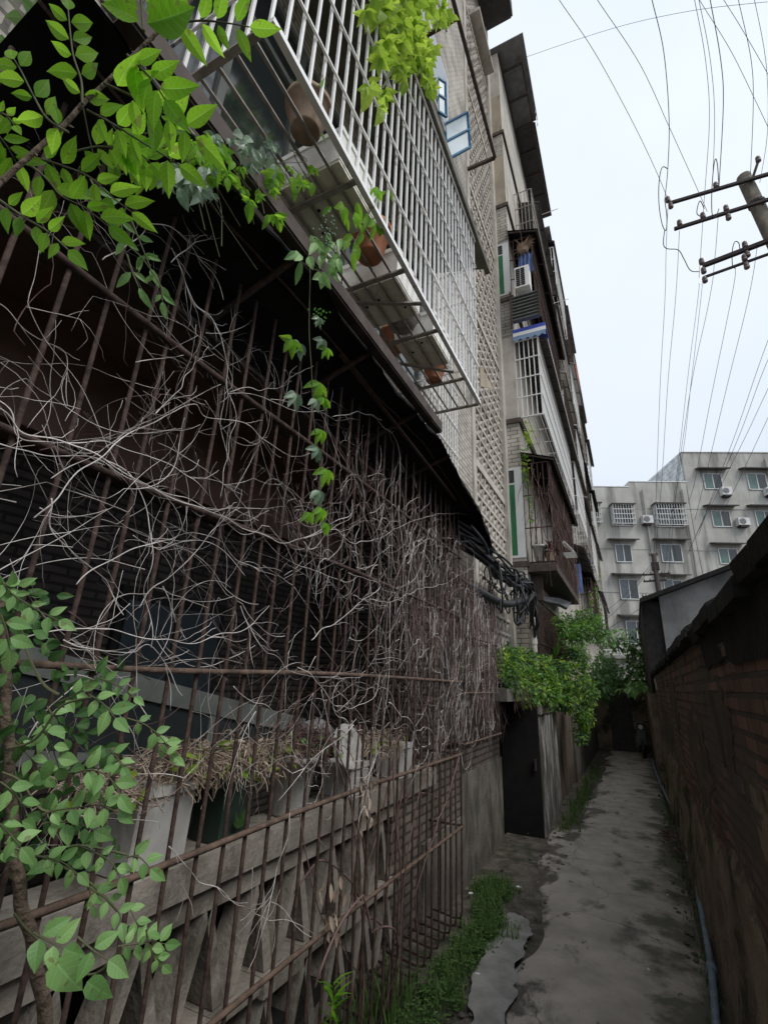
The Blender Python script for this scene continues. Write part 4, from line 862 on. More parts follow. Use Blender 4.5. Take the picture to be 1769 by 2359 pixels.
# slack loops at the insulators
for k, pts in enumerate((((1538, 388), (1525, 385), (1518, 420), (1518, 470), (1525, 515), (1534, 530), (1536, 500), (1531, 460)), ((1656, 430), (1652, 375), (1646, 370), (1640, 430), (1640, 490), (1648, 500), (1656, 480)),
                         ((1531, 530), (1528, 560), (1536, 572), (1562, 575), (1575, 595), (1590, 622), (1610, 625)), ((1704, 575), (1702, 560), (1693, 556), (1687, 575), (1687, 610), (1694, 618)), ((1618, 500), (1605, 490), (1612, 462), (1622, 480)))):
    b = MB(); b.tube(smoothpath([OD(*p, 8.1) for p in pts], 6), .007, 5)
    tag(b.build('jumper_loop', 'wire', None, True), ('tall slack wire loop at the outermost insulator', 'tall slack wire loop on the upper arm near the pole', 'kinked jumper wire between the second and lowest arm', 'small loop over the lowest arm', 'small curl of wire at the middle of the second arm')[k], 'wire', 'jumper wires on the pole')
fpz = 7.4; fp = OY(1505, 1276, 24)
t = thing('distant_pole', 'small dark utility pole with short arms in front of the far building', 'utility pole', (fp.x, fp.y, 0))
MB().lathe((fp.x, fp.y, 0), [(.14, 0), (.10, fp.z)], 12).build('shaft', 'iron', t, True)
for (a, b_) in (((1480, 1325), (1544, 1321)), ((1482, 1340), (1535, 1336)), ((1479, 1375), (1510, 1376))):
    p = OY(*a, 24); q = OY(*b_, 24); MB().bar(p, q, .07).build('crossarm', 'iron', t)
    for f in (.05, .3, .7, .95): insul(t, p.lerp(q, f) + Vector((0, 0, .06)), k=.8)
MB().box((fp.x - .15, fp.y - .1, fp.z - .75), (fp.x + .15, fp.y + .1, fp.z - .4)).build('box', 'iron', t)
for f in (-.15, .15): insul(t, Vector((fp.x + f, fp.y, fp.z)), k=1.1)
WIRES = [
 ('leftmost wire slanting down to the outer insulator', [(1230, -90, 6.4), (1289, 0, 6.7), (1370, 120, 7.2), (1454, 274, 7.7), (1509, 388, 8.0), (1540, 462, 8.1)], 1),
 ('second slanting wire, running to the second arm', [(1320, -90, 6.4), (1377, 0, 6.7), (1474, 147, 7.2), (1543, 295, 7.7), (1605, 432, 8.1), (1629, 487, 8.2)], 1),
 ('thick curved wire dropping onto the outer insulator', [(1480, -90, 6.5), (1502, 0, 6.8), (1529, 120, 7.2), (1541, 274, 7.6), (1538, 388, 8), (1531, 460, 8.1)], 1.5),
 ('left wire of the close pair in the upper middle', [(1580, -90, 6.5), (1600, 0, 6.8), (1625, 137, 7.2), (1634, 274, 7.7), (1622, 460, 8.1), (1610, 640, 8.5)], 1),
 ('right wire of the close pair in the upper middle', [(1590, -90, 6.5), (1610, 0, 6.8), (1636, 137, 7.2), (1646, 274, 7.7), (1639, 460, 8.1)], 1),
 ('thick wire dropping to the middle of the upper arm', [(1620, -90, 6.5), (1636, 0, 6.8), (1660, 137, 7.2), (1666, 240, 7.7), (1656, 430, 8.1)], 1.5),
 ('long straight slanting wire leaving the frame at the right', [(1560, -90, 9), (1612, 0, 9), (1680, 110, 9), (1735, 220, 9), (1820, 400, 9)], .9),
 ('upper right slanting wire', [(1610, -90, 9.5), (1668, 0, 9.5), (1721, 86, 9.5), (1820, 260, 9.5)], .9),
 ('curved wire dropping behind the pole top', [(1680, -90, 6.6), (1701, 0, 7), (1730, 137, 7.6), (1735, 240, 8), (1728, 412, 8.3)], 1.1),
 ('thin curved wire at the far right', [(1715, -90, 6.6), (1738, 0, 7), (1765, 150, 7.6), (1768, 300, 8), (1750, 420, 8.2)], .9),
 ('thin wire crossing the sky sideways near the top', [(1212, 130, 14), (1320, 93, 12.5), (1419, 62, 11.5), (1512, 39, 10.5), (1636, 17, 9.5), (1850, -5, 8)], .7),
 ('wire falling from the outer insulator, leftmost of those below the pole', [(1538, 480, 8.1), (1534, 583, 9.5), (1531, 700, 11.5), (1520, 900, 17), (1512, 1120, 25), (1506, 1290, 28)], 1),
 ('wire falling from the left end of the second arm', [(1565, 531, 8.1), (1555, 700, 11), (1537, 900, 17), (1524, 1110, 25), (1508, 1300, 28)], 1),
 ('wire falling from the middle of the arms', [(1654, 500, 8.1), (1646, 600, 9.5), (1632, 700, 11), (1590, 900, 17), (1560, 1110, 25), (1540, 1322, 28)], 1),
 ('left wire of the pair under the lowest arm', [(1610, 652, 8.3), (1606, 700, 9.5), (1583, 880, 16), (1558, 1100, 25), (1530, 1322, 28)], .9),
 ('right wire of the pair under the lowest arm', [(1617, 652, 8.3), (1613, 700, 9.5), (1592, 880, 16), (1572, 1050, 24), (1545, 1200, 32)], .9),
 ('wire falling from the loop on the lowest arm', [(1694, 617, 8.2), (1682, 700, 10), (1635, 930, 18), (1600, 1110, 28), (1585, 1160, 33)], 1),
 ('wire falling beside the pole shaft', [(1745, 562, 8.2), (1721, 700, 10.5), (1672, 900, 17), (1627, 1090, 27), (1600, 1200, 33)], 1),
 ('first of the wires fanning in from the right edge', [(1800, 700, 9), (1745, 850, 13), (1690, 1010, 20), (1630, 1170, 30), (1600, 1260, 33)], 1),
 ('second of the wires fanning in from the right edge', [(1800, 760, 9), (1752, 870, 13), (1700, 1010, 20), (1640, 1150, 29), (1560, 1330, 33)], 1),
 ('third of the wires fanning in from the right edge', [(1800, 830, 9), (1762, 910, 13), (1715, 1010, 19), (1660, 1120, 27), (1600, 1240, 33)], 1),
 ('fourth of the wires fanning in from the right edge', [(1800, 900, 10), (1770, 960, 13), (1742, 1020, 18), (1700, 1110, 27), (1660, 1190, 33)], 1),
 ('thin dark cable slanting down the front of the far building', [(1581, 1120, 32), (1600, 1230, 31), (1622, 1340, 30), (1640, 1440, 29)], 1.3),
 ('upper of the wires from the distant pole down to the left', [(1500, 1300, 26), (1440, 1370, 26), (1385, 1415, 26), (1330, 1440, 26)], 1),
 ('middle of the wires from the distant pole down to the left', [(1498, 1310, 26), (1440, 1385, 26), (1385, 1435, 26), (1330, 1465, 26)], 1),
 ('lower wire strung low in front of the far building', [(1520, 1370, 22), (1470, 1405, 22), (1400, 1450, 22), (1350, 1490, 22)], 1.2),
]
for lab, pts, k in WIRES:
    P = smoothpath([OD(*p) for p in pts], 8); dm = [max(.004, .00036 * (p - CAM).length) * k for p in P]
    b = MB(); b.tube(P, dm, 5); tag(b.build('overhead_wire', 'wire', None, True), lab, 'wire', 'overhead wires')
# black cable bundle on the wall
t = thing('cable_bundle', 'thick tangle of black cables sagging along the wall to the drain pipe', 'cables', (-1.5, 6.5, 3.2)); random.seed(12)
for k in range(26):
    a = Vector((-1.6 + ru(-.05, .08), 4.75, 3.55 + ru(-.2, .05))); mid = [Vector((-1.42 + ru(-.1, .08), yy, zz + ru(-.14, .12))) for yy, zz in ((5.4, 3.42), (6.1, 3.38), (6.9, 3.4), (7.5, 3.45))]
    e_ = [Vector((-1.36 + ru(-.08, .08), 7.95 + ru(-.1, .1), 3.42 + ru(-.1, .06))), Vector((-1.37 + ru(-.07, .07), 8.25 + ru(-.1, .08), 3.1 + ru(-.2, .1)))]
    if k % 3 == 0: e_.append(Vector((-1.4, 8.45, 2.75 + ru(-.05, .2))))
    if k % 4 == 1: e_.insert(0, Vector((-1.4 + ru(-.1, .1), 7.3 + ru(-.3, .3), 2.85 + ru(-.1, .15))))
    MB().tube(smoothpath([a] + mid + e_, 6), ru(.009, .02), 6).build('cable', 'cable', t, True)
for k in range(16):
    c = Vector((-1.4 + ru(-.12, .1), ru(5.6, 8.2), 3.2 + ru(-.15, .15))); rr = ru(.12, .32); ph = ru(0, 6)
    MB().tube([c + Vector((.06 * math.sin(a * .5 + ph), rr * .7 * math.cos(a * .42), -.1 + rr * math.sin(a * .42))) for a in range(15)], ru(.007, .013), 5).build('cable_loop', 'cable', t, True)
b = MB(); b.tube(smoothpath([(-1.6, 4.8, 3.0), (-1.45, 5.6, 2.92), (-1.42, 6.4, 2.95), (-1.4, 7.2, 3.1), (-1.4, 8.0, 3.3)], 6), .05, 8); b.build('sleeve', 'cable', t, True)
#@@PLANTS
# ------------------------------------------------------------------ dead vines on the cage
random.seed(3)
T3 = lambda x, y: (x / 1.8433, 600 + y / 1.8433)
T4 = lambda x, y: (x / 1.8433, 1400 + y / 1.8433)
T5 = lambda x, y: (700 + x / 2.37, 700 + y / 2.37)
def px2(pts, X, j=.03): return [OX(*p, X + j * noise.noise(Vector((p[0] * .01, p[1] * .01, 5)))) for p in pts]
VX = CX + .045
TR = [
 ('pale twig bending down from the left edge past the top rail', [T3(0, 180), T3(120, 290), T3(262, 385), T3(285, 520), T3(282, 620)], .0035),
 ('long thick pale vine sweeping from the left edge across the cage to the lower right', [T3(0, 625), T3(110, 730), T3(270, 762), T3(430, 852), T3(580, 925), T3(760, 1010), T3(940, 1085), T3(1130, 1175), T3(1260, 1190), T3(1400, 1125), T3(1480, 1080), T3(1505, 1015)], .006),
 ('pale vine turning sharply down the middle of the left half', [T3(430, 852), T3(540, 890), T3(590, 960), T3(622, 1080), T3(632, 1300), T3(628, 1480), T3(632, 1640)], .0055),
 ('arched vine rising in a long bow over the middle of the cage', [T3(150, 1100), T3(215, 1020), T3(360, 890), T3(520, 765), T3(700, 650), T3(830, 603), T3(890, 662), T3(1000, 672), T3(1090, 730), T3(1180, 800), T3(1250, 840), T3(1310, 820)], .005),
 ('forked vine dropping through the left part of the cage', [T3(200, 1010), T3(215, 1100), T3(240, 1180), T3(315, 1245), T3(400, 1310), T3(470, 1375), T3(530, 1500)], .0055),
 ('pale vine climbing through the upper middle with a pale kink', [T3(655, 640), T3(700, 590), T3(750, 540), T3(770, 475), T3(815, 450), T3(835, 400)], .005),
 ('long white vine hanging through the upper middle', [T3(785, 100), T3(840, 200), T3(900, 250), T3(945, 350), T3(965, 470), T3(975, 590), T3(1000, 700), T3(960, 850), T3(935, 1000)], .0055),
 ('level twig crossing right from the white hanging vine', [T3(975, 550), T3(1080, 550), T3(1180, 540), T3(1240, 500)], .004),
 ('diagonal twig rising to the right across the lower middle', [T3(600, 1480), T3(700, 1370), T3(830, 1230), T3(950, 1100), T3(1020, 1050)], .005),
 ('twig crossing behind the diagonal one', [T3(330, 1370), T3(430, 1280), T3(560, 1220), T3(700, 1180), T3(820, 1165), T3(930, 1200), T3(1010, 1270), T3(1110, 1330)], .0045),
 ('straight upward spray at the left', [T3(220, 930), T3(330, 870), T3(450, 800), T3(560, 720), T3(620, 700)], .004),
 ('pair of pale twigs running level at mid height on the left', [T3(20, 600), T3(90, 745), T3(220, 765), T3(400, 775), T3(560, 800), T3(700, 860), T3(820, 930), T3(900, 1000)], .0045),
 ('second of the level pale twigs, slightly lower', [T3(0, 790), T3(90, 800), T3(230, 830), T3(400, 850), T3(520, 910), T3(640, 960), T3(780, 1000), T3(900, 1060), T3(1000, 1060), T3(1100, 1110)], .0045),
 ('white twig looping over the rusty rail at the lower left', [T3(60, 1630), T3(180, 1590), T3(300, 1560), T3(420, 1570), T3(560, 1600), T3(700, 1610), T3(850, 1600), T3(1000, 1570), T3(1090, 1530), T3(1140, 1460)], .005),
 ('white twig sagging below the rusty rail', [T4(260, 140), T4(330, 175), T4(450, 190), T4(560, 185), T4(620, 150), T4(700, 240), T4(740, 330), T4(765, 370)], .0045),
 ('thick pale vine going up and over at the top, under the black canopy', [T3(430, 950 - 1000 + 40), (320, 545), (345, 522), (390, 525), (430, 560), (470, 600), (500, 640), (515, 690)], .005),
 ('white broken branch stub under the canopy', [(400, 610), (440, 572), (488, 540)], .005),
 ('white branch dropping in zigzag under the canopy', [(395, 575), (420, 620), (430, 670), (455, 708), (490, 735)], .005),
 ('zigzag white vine on the right half', [T5(0, 1630 - 330), T5(40, 1350), T5(130, 1260), T5(240, 1170), T5(275, 1090)], .005),
 ('long white vine reaching right to the canopy end', [T5(150, 625), T5(320, 590), T5(420, 650), T5(510, 760), T5(525, 900), T5(520, 1080)], .0045),
 ('bright curved vine above the middle rail, right half', [T5(0, 1280), T5(160, 1240), T5(260, 1290), T5(400, 1280), T5(560, 1200), T5(720, 1150), T5(860, 1150), T5(1000, 1180)], .005),
 ('bright forked vine on the right half', [T5(30, 1830), T5(160, 1740), T5(300, 1640), T5(420, 1540), T5(340, 1500), T5(250, 1470)], .006),
 ('vine crossing from middle to lower right', [T5(270, 1600), T5(380, 1620), T5(480, 1620), T5(620, 1560), T5(760, 1530), T5(900, 1460), T5(1010, 1400)], .005),
 ('pale vine hooked over near the lower rail', [T4(1270, 250), T4(1360, 330), T4(1420, 410), T4(1530, 420), T4(1620, 340)], .0045),
 ('pale vine forming a wide V at the middle right', [T4(1030, 0), T4(1060, 90), T4(1100, 180), T4(1180, 220), T4(1330, 300), T4(1540, 285)], .005),
 ('branch hanging behind the lower bars', [T4(1240, 870), T4(1200, 1050), T4(1150, 1230), T4(1110, 1380)], .005),
 ('vine crossing the block parapet diagonally', [T4(720, 1030), T4(830, 1150), T4(950, 1210), T4(1080, 1310), T4(1200, 1330), T4(1340, 1390)], .0045),
]
for k, (lab, pts, r) in enumerate(TR):
    if pts[0][0] < 25: pts = [(pts[0][0] - 160, pts[0][1] + (pts[0][1] - pts[1][1]) * .8)] + pts
    P = smoothpath(px2(pts, VX + (.02 if k % 2 else -.0)), 7); P = [p + Vector((noise.noise(p * 9), noise.noise(p * 8 + Vector((5, 0, 0))), noise.noise(p * 8 + Vector((0, 9, 0))))) * .022 for p in P]
    b = MB(); n = len(P); r *= .38; b.tube(P, [r * (1.08 - .45 * i / n) * (1 + .2 * noise.noise(P[i] * 14)) for i in range(n)], 6)
    for _ in range(8):                            # side twigs
        i = random.randrange(2, n - 2); d = (P[i + 1] - P[i]).normalized(); q = [P[i]]; dd = (d + Vector((ru(-.3, .2), ru(-.9, .9), ru(-.9, .9)))).normalized(); st = ru(.018, .04)
        for s_ in range(random.randrange(4, 8)): dd = (dd + Vector((ru(-.15, .15), ru(-.35, .35), ru(-.35, .35)))).normalized(); q.append(q[-1] + dd * st)
        b.tube(q, r * .45, 4, r2=.0009)
    tag(b.build('dead_vine', 'vine', None, True), lab, 'vine', 'dead vines on the rusted cage')
# the mass of fine twigs nobody could count
def walk(p, d, n, st, wob, lo, hi, pull=0, turn=.05):
    q = [p]; d = d.normalized(); tr = ru(-turn, turn)
    for i in range(n):
        if rnd() < .12: tr = ru(-turn, turn) * 2
        if rnd() < .07: d = (d + Vector((0, ru(-.8, .8), ru(-.8, .8)))).normalized()
        d = Vector((d.x + ru(-.06, .06), d.y * math.cos(tr) - d.z * math.sin(tr), d.y * math.sin(tr) + d.z * math.cos(tr) + pull)) + Vector((0, ru(-1, 1), ru(-1, 1))) * wob; d.normalize(); x = q[-1] + d * st
        x.x = min(max(x.x, CX - .05), CX + .07); q.append(x)
        if not (lo[0] < x.y < hi[0] and lo[1] < x.z < hi[1]): break
    return q
def grow(mbs, p, d, n, st, wob, lo, hi, r, pull=0, turn=.05, depth=2):
    q = walk(p, d, n, st, wob, lo, hi, pull, turn); k = len(q); mb = mbs[0] if rnd() < mbs[2] else mbs[1]
    mb.tube(q, [r * (1 - .75 * i / k) * (1.25 if i % 5 == 0 else .95) for i in range(k)], 4 if r < .003 else 5, rv=rnd())
    if depth and k > 5:
        for _ in range(random.randrange(1, 4)):
            i = random.randrange(2, k - 2); dd = (q[i + 1] - q[i]).normalized(); sg = random.choice((-1, 1)); a = sg * ru(.4, 1.1)
            dd = Vector((dd.x, dd.y * math.cos(a) - dd.z * math.sin(a), dd.y * math.sin(a) + dd.z * math.cos(a))); grow(mbs, q[i], dd, int(n * ru(.25, .6)), st * .85, wob, lo, hi, r * (1 - .7 * i / k) * .75, pull, turn, depth - 1)
bp = MB(); bd = MB()
for k in range(125):                              # long arching pale runners over the left and centre
    y = ru(.5, 3.2); z = ru(1.5, 3.3); a = random.choice((0, 3.14)) + ru(-.9, .9)
    grow((bp, bd, .8), Vector((CX + ru(-.03, .07), y, z)), Vector((0, math.cos(a), math.sin(a))), random.randrange(22, 50), ru(.02, .03), .05, (.1, 1.45 if y < 2.2 else 1.15), (6.2, 3.55), ru(.0010, .0020), 0, .07, 2)
for k in range(270):                             # thicket on the far half
    y = 2.1 + 4.0 * rnd() ** .85; z = ru(1.35, 3.1); a = ru(0, 6.28)
    grow((bp, bd, .6), Vector((CX + ru(-.04, .07), y, z)), Vector((0, math.cos(a), math.sin(a))), random.randrange(14, 34), ru(.018, .03), .09, (1.9, 1.1 if y < 4.7 else 1.35), (6.3, 3.5), ru(.0016, .0032), 0, .16, 2)
for k in range(230):                             # hanging stems
    y = 3.0 + 3.2 * rnd() ** .8; z = ru(2.2, 3.4)
    grow((bp, bd, .3), Vector((CX + ru(-.05, .06), y, z)), Vector((0, ru(-.2, .2), -1)), random.randrange(14, 32), ru(.035, .06), .09, (2.6, 1.15 if y < 4.6 else 1.35), (6.4, 3.7), ru(.0014, .0028), -.05, .06, 1)
for k in range(90):                              # spray at the canopy end
    y = ru(2.2, 4.6); grow((bp, bd, .3), Vector((CX + ru(0, .08), y, ru(2.9, 3.3))), Vector((0, ru(-.6, 1), ru(.0, .8))), random.randrange(8, 18), ru(.02, .03), .1, (1, 2.4), (5, 3.6), ru(.0014, .0024), 0, .12, 1)
for k in range(13):                              # stems rooting at the foot of the cage
    y = ru(3.1, 3.5) + (ru(-.4, .3) if k % 3 == 0 else 0); q = walk(Vector((CX + ru(-.12, .0), y, .05)), Vector((0, ru(-.12, .12), 1)), 34, .05, .05, (2, 0), (5, 1.9)); bd.tube(q, ru(.003, .0065), 5)
tag(bp.build('twig_tangle', 'vine', None, True), 'mass of fine pale dead twigs woven through the rusted cage', 'twigs', kind='stuff')
tag(bd.build('twig_thicket', 'vined', None, True), 'mass of thin dark reddish dead stems woven through the rusted cage', 'twigs', kind='stuff')

# ------------------------------------------------------------------ pots and withered plants on the parapet
zp = 1.195
def bigpot(y, r, h, mt, lab, sq=False):
    t = thing('parapet_pot', lab, 'pot', (-1.87, y, zp), 'pots on the parapet')
    if sq: b = MB(); b.prism([(-1.87 - r * .8, y - r * 1.0, zp), (-1.87 + r * .8, y - r * 1.0, zp), (-1.87 + r, y - r * 1.1, zp + h), (-1.87 - r, y - r * 1.1, zp + h)], (0, r * 2.1, 0)); b.box((-1.88 - r, y - r * 1.15, zp + h - .03), (-1.86 + r, y + r * 1.05, zp + h + .002)); b.build('pot', mt, t)
    else: MB().lathe((-1.87, y, zp), [(r * .7, 0), (r * .72, .01), (r, h * .9), (r * 1.07, h * .9), (r * 1.07, h), (r * .97, h), (r * .95, h * .92)], 28).build('pot', mt, t, True)
    return t
def shaggy(y, w, z, n, lab, mt='dry', h=.22, up=.4):
    t = thing('withered_plant', lab, 'plant', (-1.8, y, z), 'withered plants on the parapet'); b = MB()
    for _ in range(n):
        yy = y + random.gauss(0, w * .6); a = ru(-1, 1); o = Vector((-1.82 + ru(-.1, .12), yy, z + ru(-.02, h * .5))); d = Vector((ru(-.5, .9), ru(-1, 1), ru(-.7, 1) * up + .1)).normalized()
        if rnd() < .78:
            q = [o]; dd = d.copy()
            for s_ in range(6): dd = (dd + Vector((ru(-.5, .5), ru(-.5, .5), ru(-.75, .35)))).normalized(); q.append(q[-1] + dd * ru(.014, .028))
            b.tube(q, ru(.0015, .0035), 4, rv=rnd())
        else: b.leaf(o + d * .04, d, (ru(-1, 1), ru(-1, 1), ru(-1, 1)), ru(.03, .075), ru(.006, .018), ru(-1.2, 1.8), .6, 'lance')
    b.build('foliage', mt, t); g = MB()
    for _ in range(n // 22): yy = y + ru(-w, w); g.leaf((-1.74 + ru(-.08, .08), yy, z + ru(-.02, h * .5)), (ru(.2, .9), ru(-1, 1), ru(-.8, .6)), (1, ru(-.5, .5), .5), ru(.04, .085), ru(.02, .035), ru(0, .8), .3, 'ovate')
    g.build('living_leaves', 'leafY' if int(y * 10) % 2 else 'leafM', t)
bigpot(1.62, .13, .30, 'potw', 'large white trough pot on the parapet, nearest the camera', True)
bigpot(2.08, .10, .25, 'potg', 'dark green square pot with a raised leaf pattern', True)
b = MB()
for a in range(-3, 4): b.leaf(Vector((-1.755, 2.08, 1.25)), Vector((0, math.sin(a * .35), math.cos(a * .35))), (1, 0, 0), .09 - abs(a) * .01, .02, 0, .1, 'lance')
b.build('leaf_emblem', 'leafD', [o for o in bpy.data.objects if o.name.startswith('parapet_pot')][-1])
bigpot(2.62, .14, .30, 'potw', 'round off-white plastic pot, third along the parapet')
bigpot(3.25, .12, .20, 'potw', 'dull white tub under the round dish', True)
bigpot(4.05, .12, .25, 'potw', 'pale tub at the far end of the parapet', True)
t = thing('white_dish', 'round white plastic dish propped up on the parapet', 'dish', (-1.75, 3.2, 1.4))
MB().lathe(OX(800, 1720, -1.72), [(.001, -.03), (.08, -.03), (.135, .0), (.14, .005), (.135, .012), (.08, -.015), (.001, -.015)], 28, Vector((.85, -.15, .3))).build('dish', 'potw', t, True)
t = thing('grey_cloth_bag', 'crumpled pale bag lying between the pots behind the bars', 'bag', (-1.95, 2.9, 1.5))
b = MB(); vs = []
for i in range(9):
    for j in range(12): th = j / 12 * 6.283; ph = (i / 8 - .5) * math.pi; r = .11 * (1 + .3 * noise.noise(Vector((math.cos(th) * 1.5, math.sin(th) * 1.5, i * .5)))); vs.append((-1.95 + r * math.cos(ph) * math.cos(th), 2.95 + 1.4 * r * math.cos(ph) * math.sin(th), 1.58 + r * .8 * math.sin(ph)))
b.add(vs, [(i * 12 + j, i * 12 + (j + 1) % 12, (i + 1) * 12 + (j + 1) % 12, (i + 1) * 12 + j) for i in range(8) for j in range(12)]); b.build('bag', 'gable', t, True)
shaggy(1.35, .16, 1.48, 200, 'brown shrivelled plant above the trough pot nearest the camera')
shaggy(1.75, .22, 1.52, 420, 'dense mat of curled brown leaves over the white trough pot', up=.2)
shaggy(2.18, .2, 1.50, 420, 'mat of withered leaves spilling over the green pot')
shaggy(2.65, .2, 1.52, 360, 'spiky dark withered plant in the round pot', 'vined', up=1)
shaggy(3.55, .22, 1.45, 300, 'withered reddish tuft past the round dish')
for c, y in (('hanging brown dead leaves on the rail near the middle of the cage', 2.85), ('hanging brown dead leaves lower on the parapet blocks', 2.5)):
    t = thing('dead_leaf_cluster', c, 'dead leaves', (CX, y, 1.2)); b = MB()
    z0 = 1.35 if y > 2.7 else .95
    for _ in range(26): b.leaf((CX + ru(.0, .06), y + ru(-.1, .1), z0 + ru(-.22, .06)), (ru(-.3, .3), ru(-.4, .4), -1), (1, ru(-1, 1), 0), ru(.04, .08), .022, ru(-.6, .6), .5, 'lance')
    b.build('leaves', 'dry', t)

# ------------------------------------------------------------------ leafy sprays
def frond(name_mb, stem_mb, path, L, w, n, depth=None, X=None, shape='ovate', term=True, spread=.9, droop=.2, face=.75, jit=.3, sr=.0016, dpt2=None):
    if X is not None: P = [OX(*p, X) for p in path]
    else: P = [OD(*p, depth + ((dpt2 or depth) - depth) * i / max(1, len(path) - 1)) for i, p in enumerate(path)]
    P = smoothpath(P, 8); ln = [0]
    for i in range(1, len(P)): ln.append(ln[-1] + (P[i] - P[i - 1]).length)
    stem_mb.tube(P, sr * 1.3, 5, r2=sr * .6)
    view = (CAM - P[len(P) // 2]).normalized()
    for k in range(n):
        s = ln[-1] * (k + .6) / (n + .3); i = min(range(len(ln)), key=lambda q: abs(ln[q] - s)); i = min(max(i, 1), len(P) - 2)
        d = (P[i + 1] - P[i - 1]).normalized(); side = d.cross(view).normalized()
        for sg in (-1, 1):
            if rnd() < .07: continue
            nr = (view * face + Vector((ru(-1, 1), ru(-1, 1), ru(0, 1))) * jit).normalized()
            dd = (side * sg * spread + d * .55 + Vector((0, 0, -.12)) + Vector((ru(-1, 1), ru(-1, 1), ru(-1, 1))) * .16).normalized(); g = ru(.65, 1.15)
            b0 = P[i] + dd * L * .08
            name_mb.leaf(b0, dd, nr, L * g, w * g, droop * ru(.3, 1.8), ru(.1, .35), shape)
    if term: name_mb.leaf(P[-1], (P[-1] - P[-3]), view, L * 1.05, w, droop, .2, shape)
T1 = lambda x, y: (x / 1.8433, y / 1.8433)
random.seed(11)
t = thing('leafy_branch', 'near thorny branch with bright green pinnate leaves crossing the upper left corner', 'branch', tuple(OD(100, 300, .75)))
lf = MB(); st = MB()
P = smoothpath([OD(*T1(*p), d) for p, d in (((-60, 850), .70), ((0, 775), .72), ((150, 640), .74), ((280, 520), .76), ((360, 430), .78), ((460, 340), .80), ((600, 200), .83), ((710, 95), .85), ((800, 10), .87), ((900, -110), .9))], 6)
b = MB(); b.tube(P, .0042, 8, r2=.0026)
for i in range(3, len(P) - 2, 3): b.leaf(P[i], Vector((ru(-1, 1), ru(-.3, .3), ru(-1, 1))), (1, 0, 0), .012, .005, 0, 0, 'small')
b.build('branch', 'bark', t, True)
for path, L, w, n, dp in (
    ([(350, 440), (345, 340), (312, 235), (298, 130), (290, 40)], 78, 46, 4, .77),
    ([(440, 350), (560, 405), (680, 470), (760, 520), (830, 580)], 118, 60, 4, .74),
    ([(370, 465), (480, 525), (600, 600), (700, 660), (760, 700)], 95, 52, 4, .8),
    ([(715, 100), (850, 85), (960, 95), (1060, 112)], 95, 46, 3, .86),
    ([(610, 130), (605, 60), (600, -20), (600, -90)], 150, 95, 3, .62),
    ([(290, 560), (200, 500), (140, 400), (90, 300), (60, 250)], 80, 46, 4, .72),
    ([(140, 665), (260, 700), (380, 750), (470, 830), (560, 900)], 84, 42, 5, .82),
    ([(130, 700), (200, 760), (260, 830), (360, 880), (460, 960)], 92, 48, 4, .78),
    ([(-20, 560), (30, 620), (70, 690)], 90, 40, 2, .7),
    ([(0, 850), (100, 920), (200, 980), (290, 1060)], 84, 42, 4, .66),
    ([(-20, 470), (30, 490), (60, 530)], 50, 28, 2, .8),
    ([(320, 640), (420, 620), (520, 640), (600, 700)], 68, 38, 4, .84),
    ([(540, 230), (640, 330), (700, 420)], 110, 60, 2, .72),
    ([(480, 560), (560, 620), (640, 690)], 80, 46, 3, .85)):
    k = dp / F / 1.8433; frond(lf, st, [T1(*p) for p in path], L * k * 1.42, w * k * 1.2, n + 1, depth=dp, dpt2=dp + ru(-.04, .05), jit=.3, droop=.12)
lf.build('leaves', 'leafB', t); st.build('leaf_stalks', 'stem', t, True)
# trailing shoot hanging from the branch
t = thing('trailing_shoot', 'thin shoot with sparse leaves trailing down under the bright branch', 'vine', tuple(OD(300, 560, .95)))
lf = MB(); st = MB()
for path, L, w, n in (([(380, 750), (430, 850), (500, 900), (530, 1020), (600, 1090), (650, 1160), (685, 1215)], 62, 30, 6), ([(685, 1215), (690, 1280)], 60, 30, 1), ([(540, 1080), (560, 1150), (590, 1220)], 85, 32, 1), ([(560, 940), (600, 1040), (640, 1140)], 66, 30, 2)):
    k = .95 / F / 1.8433; frond(lf, st, [T1(*p) for p in path], L * k, w * k, n, depth=.95, shape='lance', droop=.5)
lf.build('leaves', 'leafM', t); st.build('stem', 'stem', t, True)
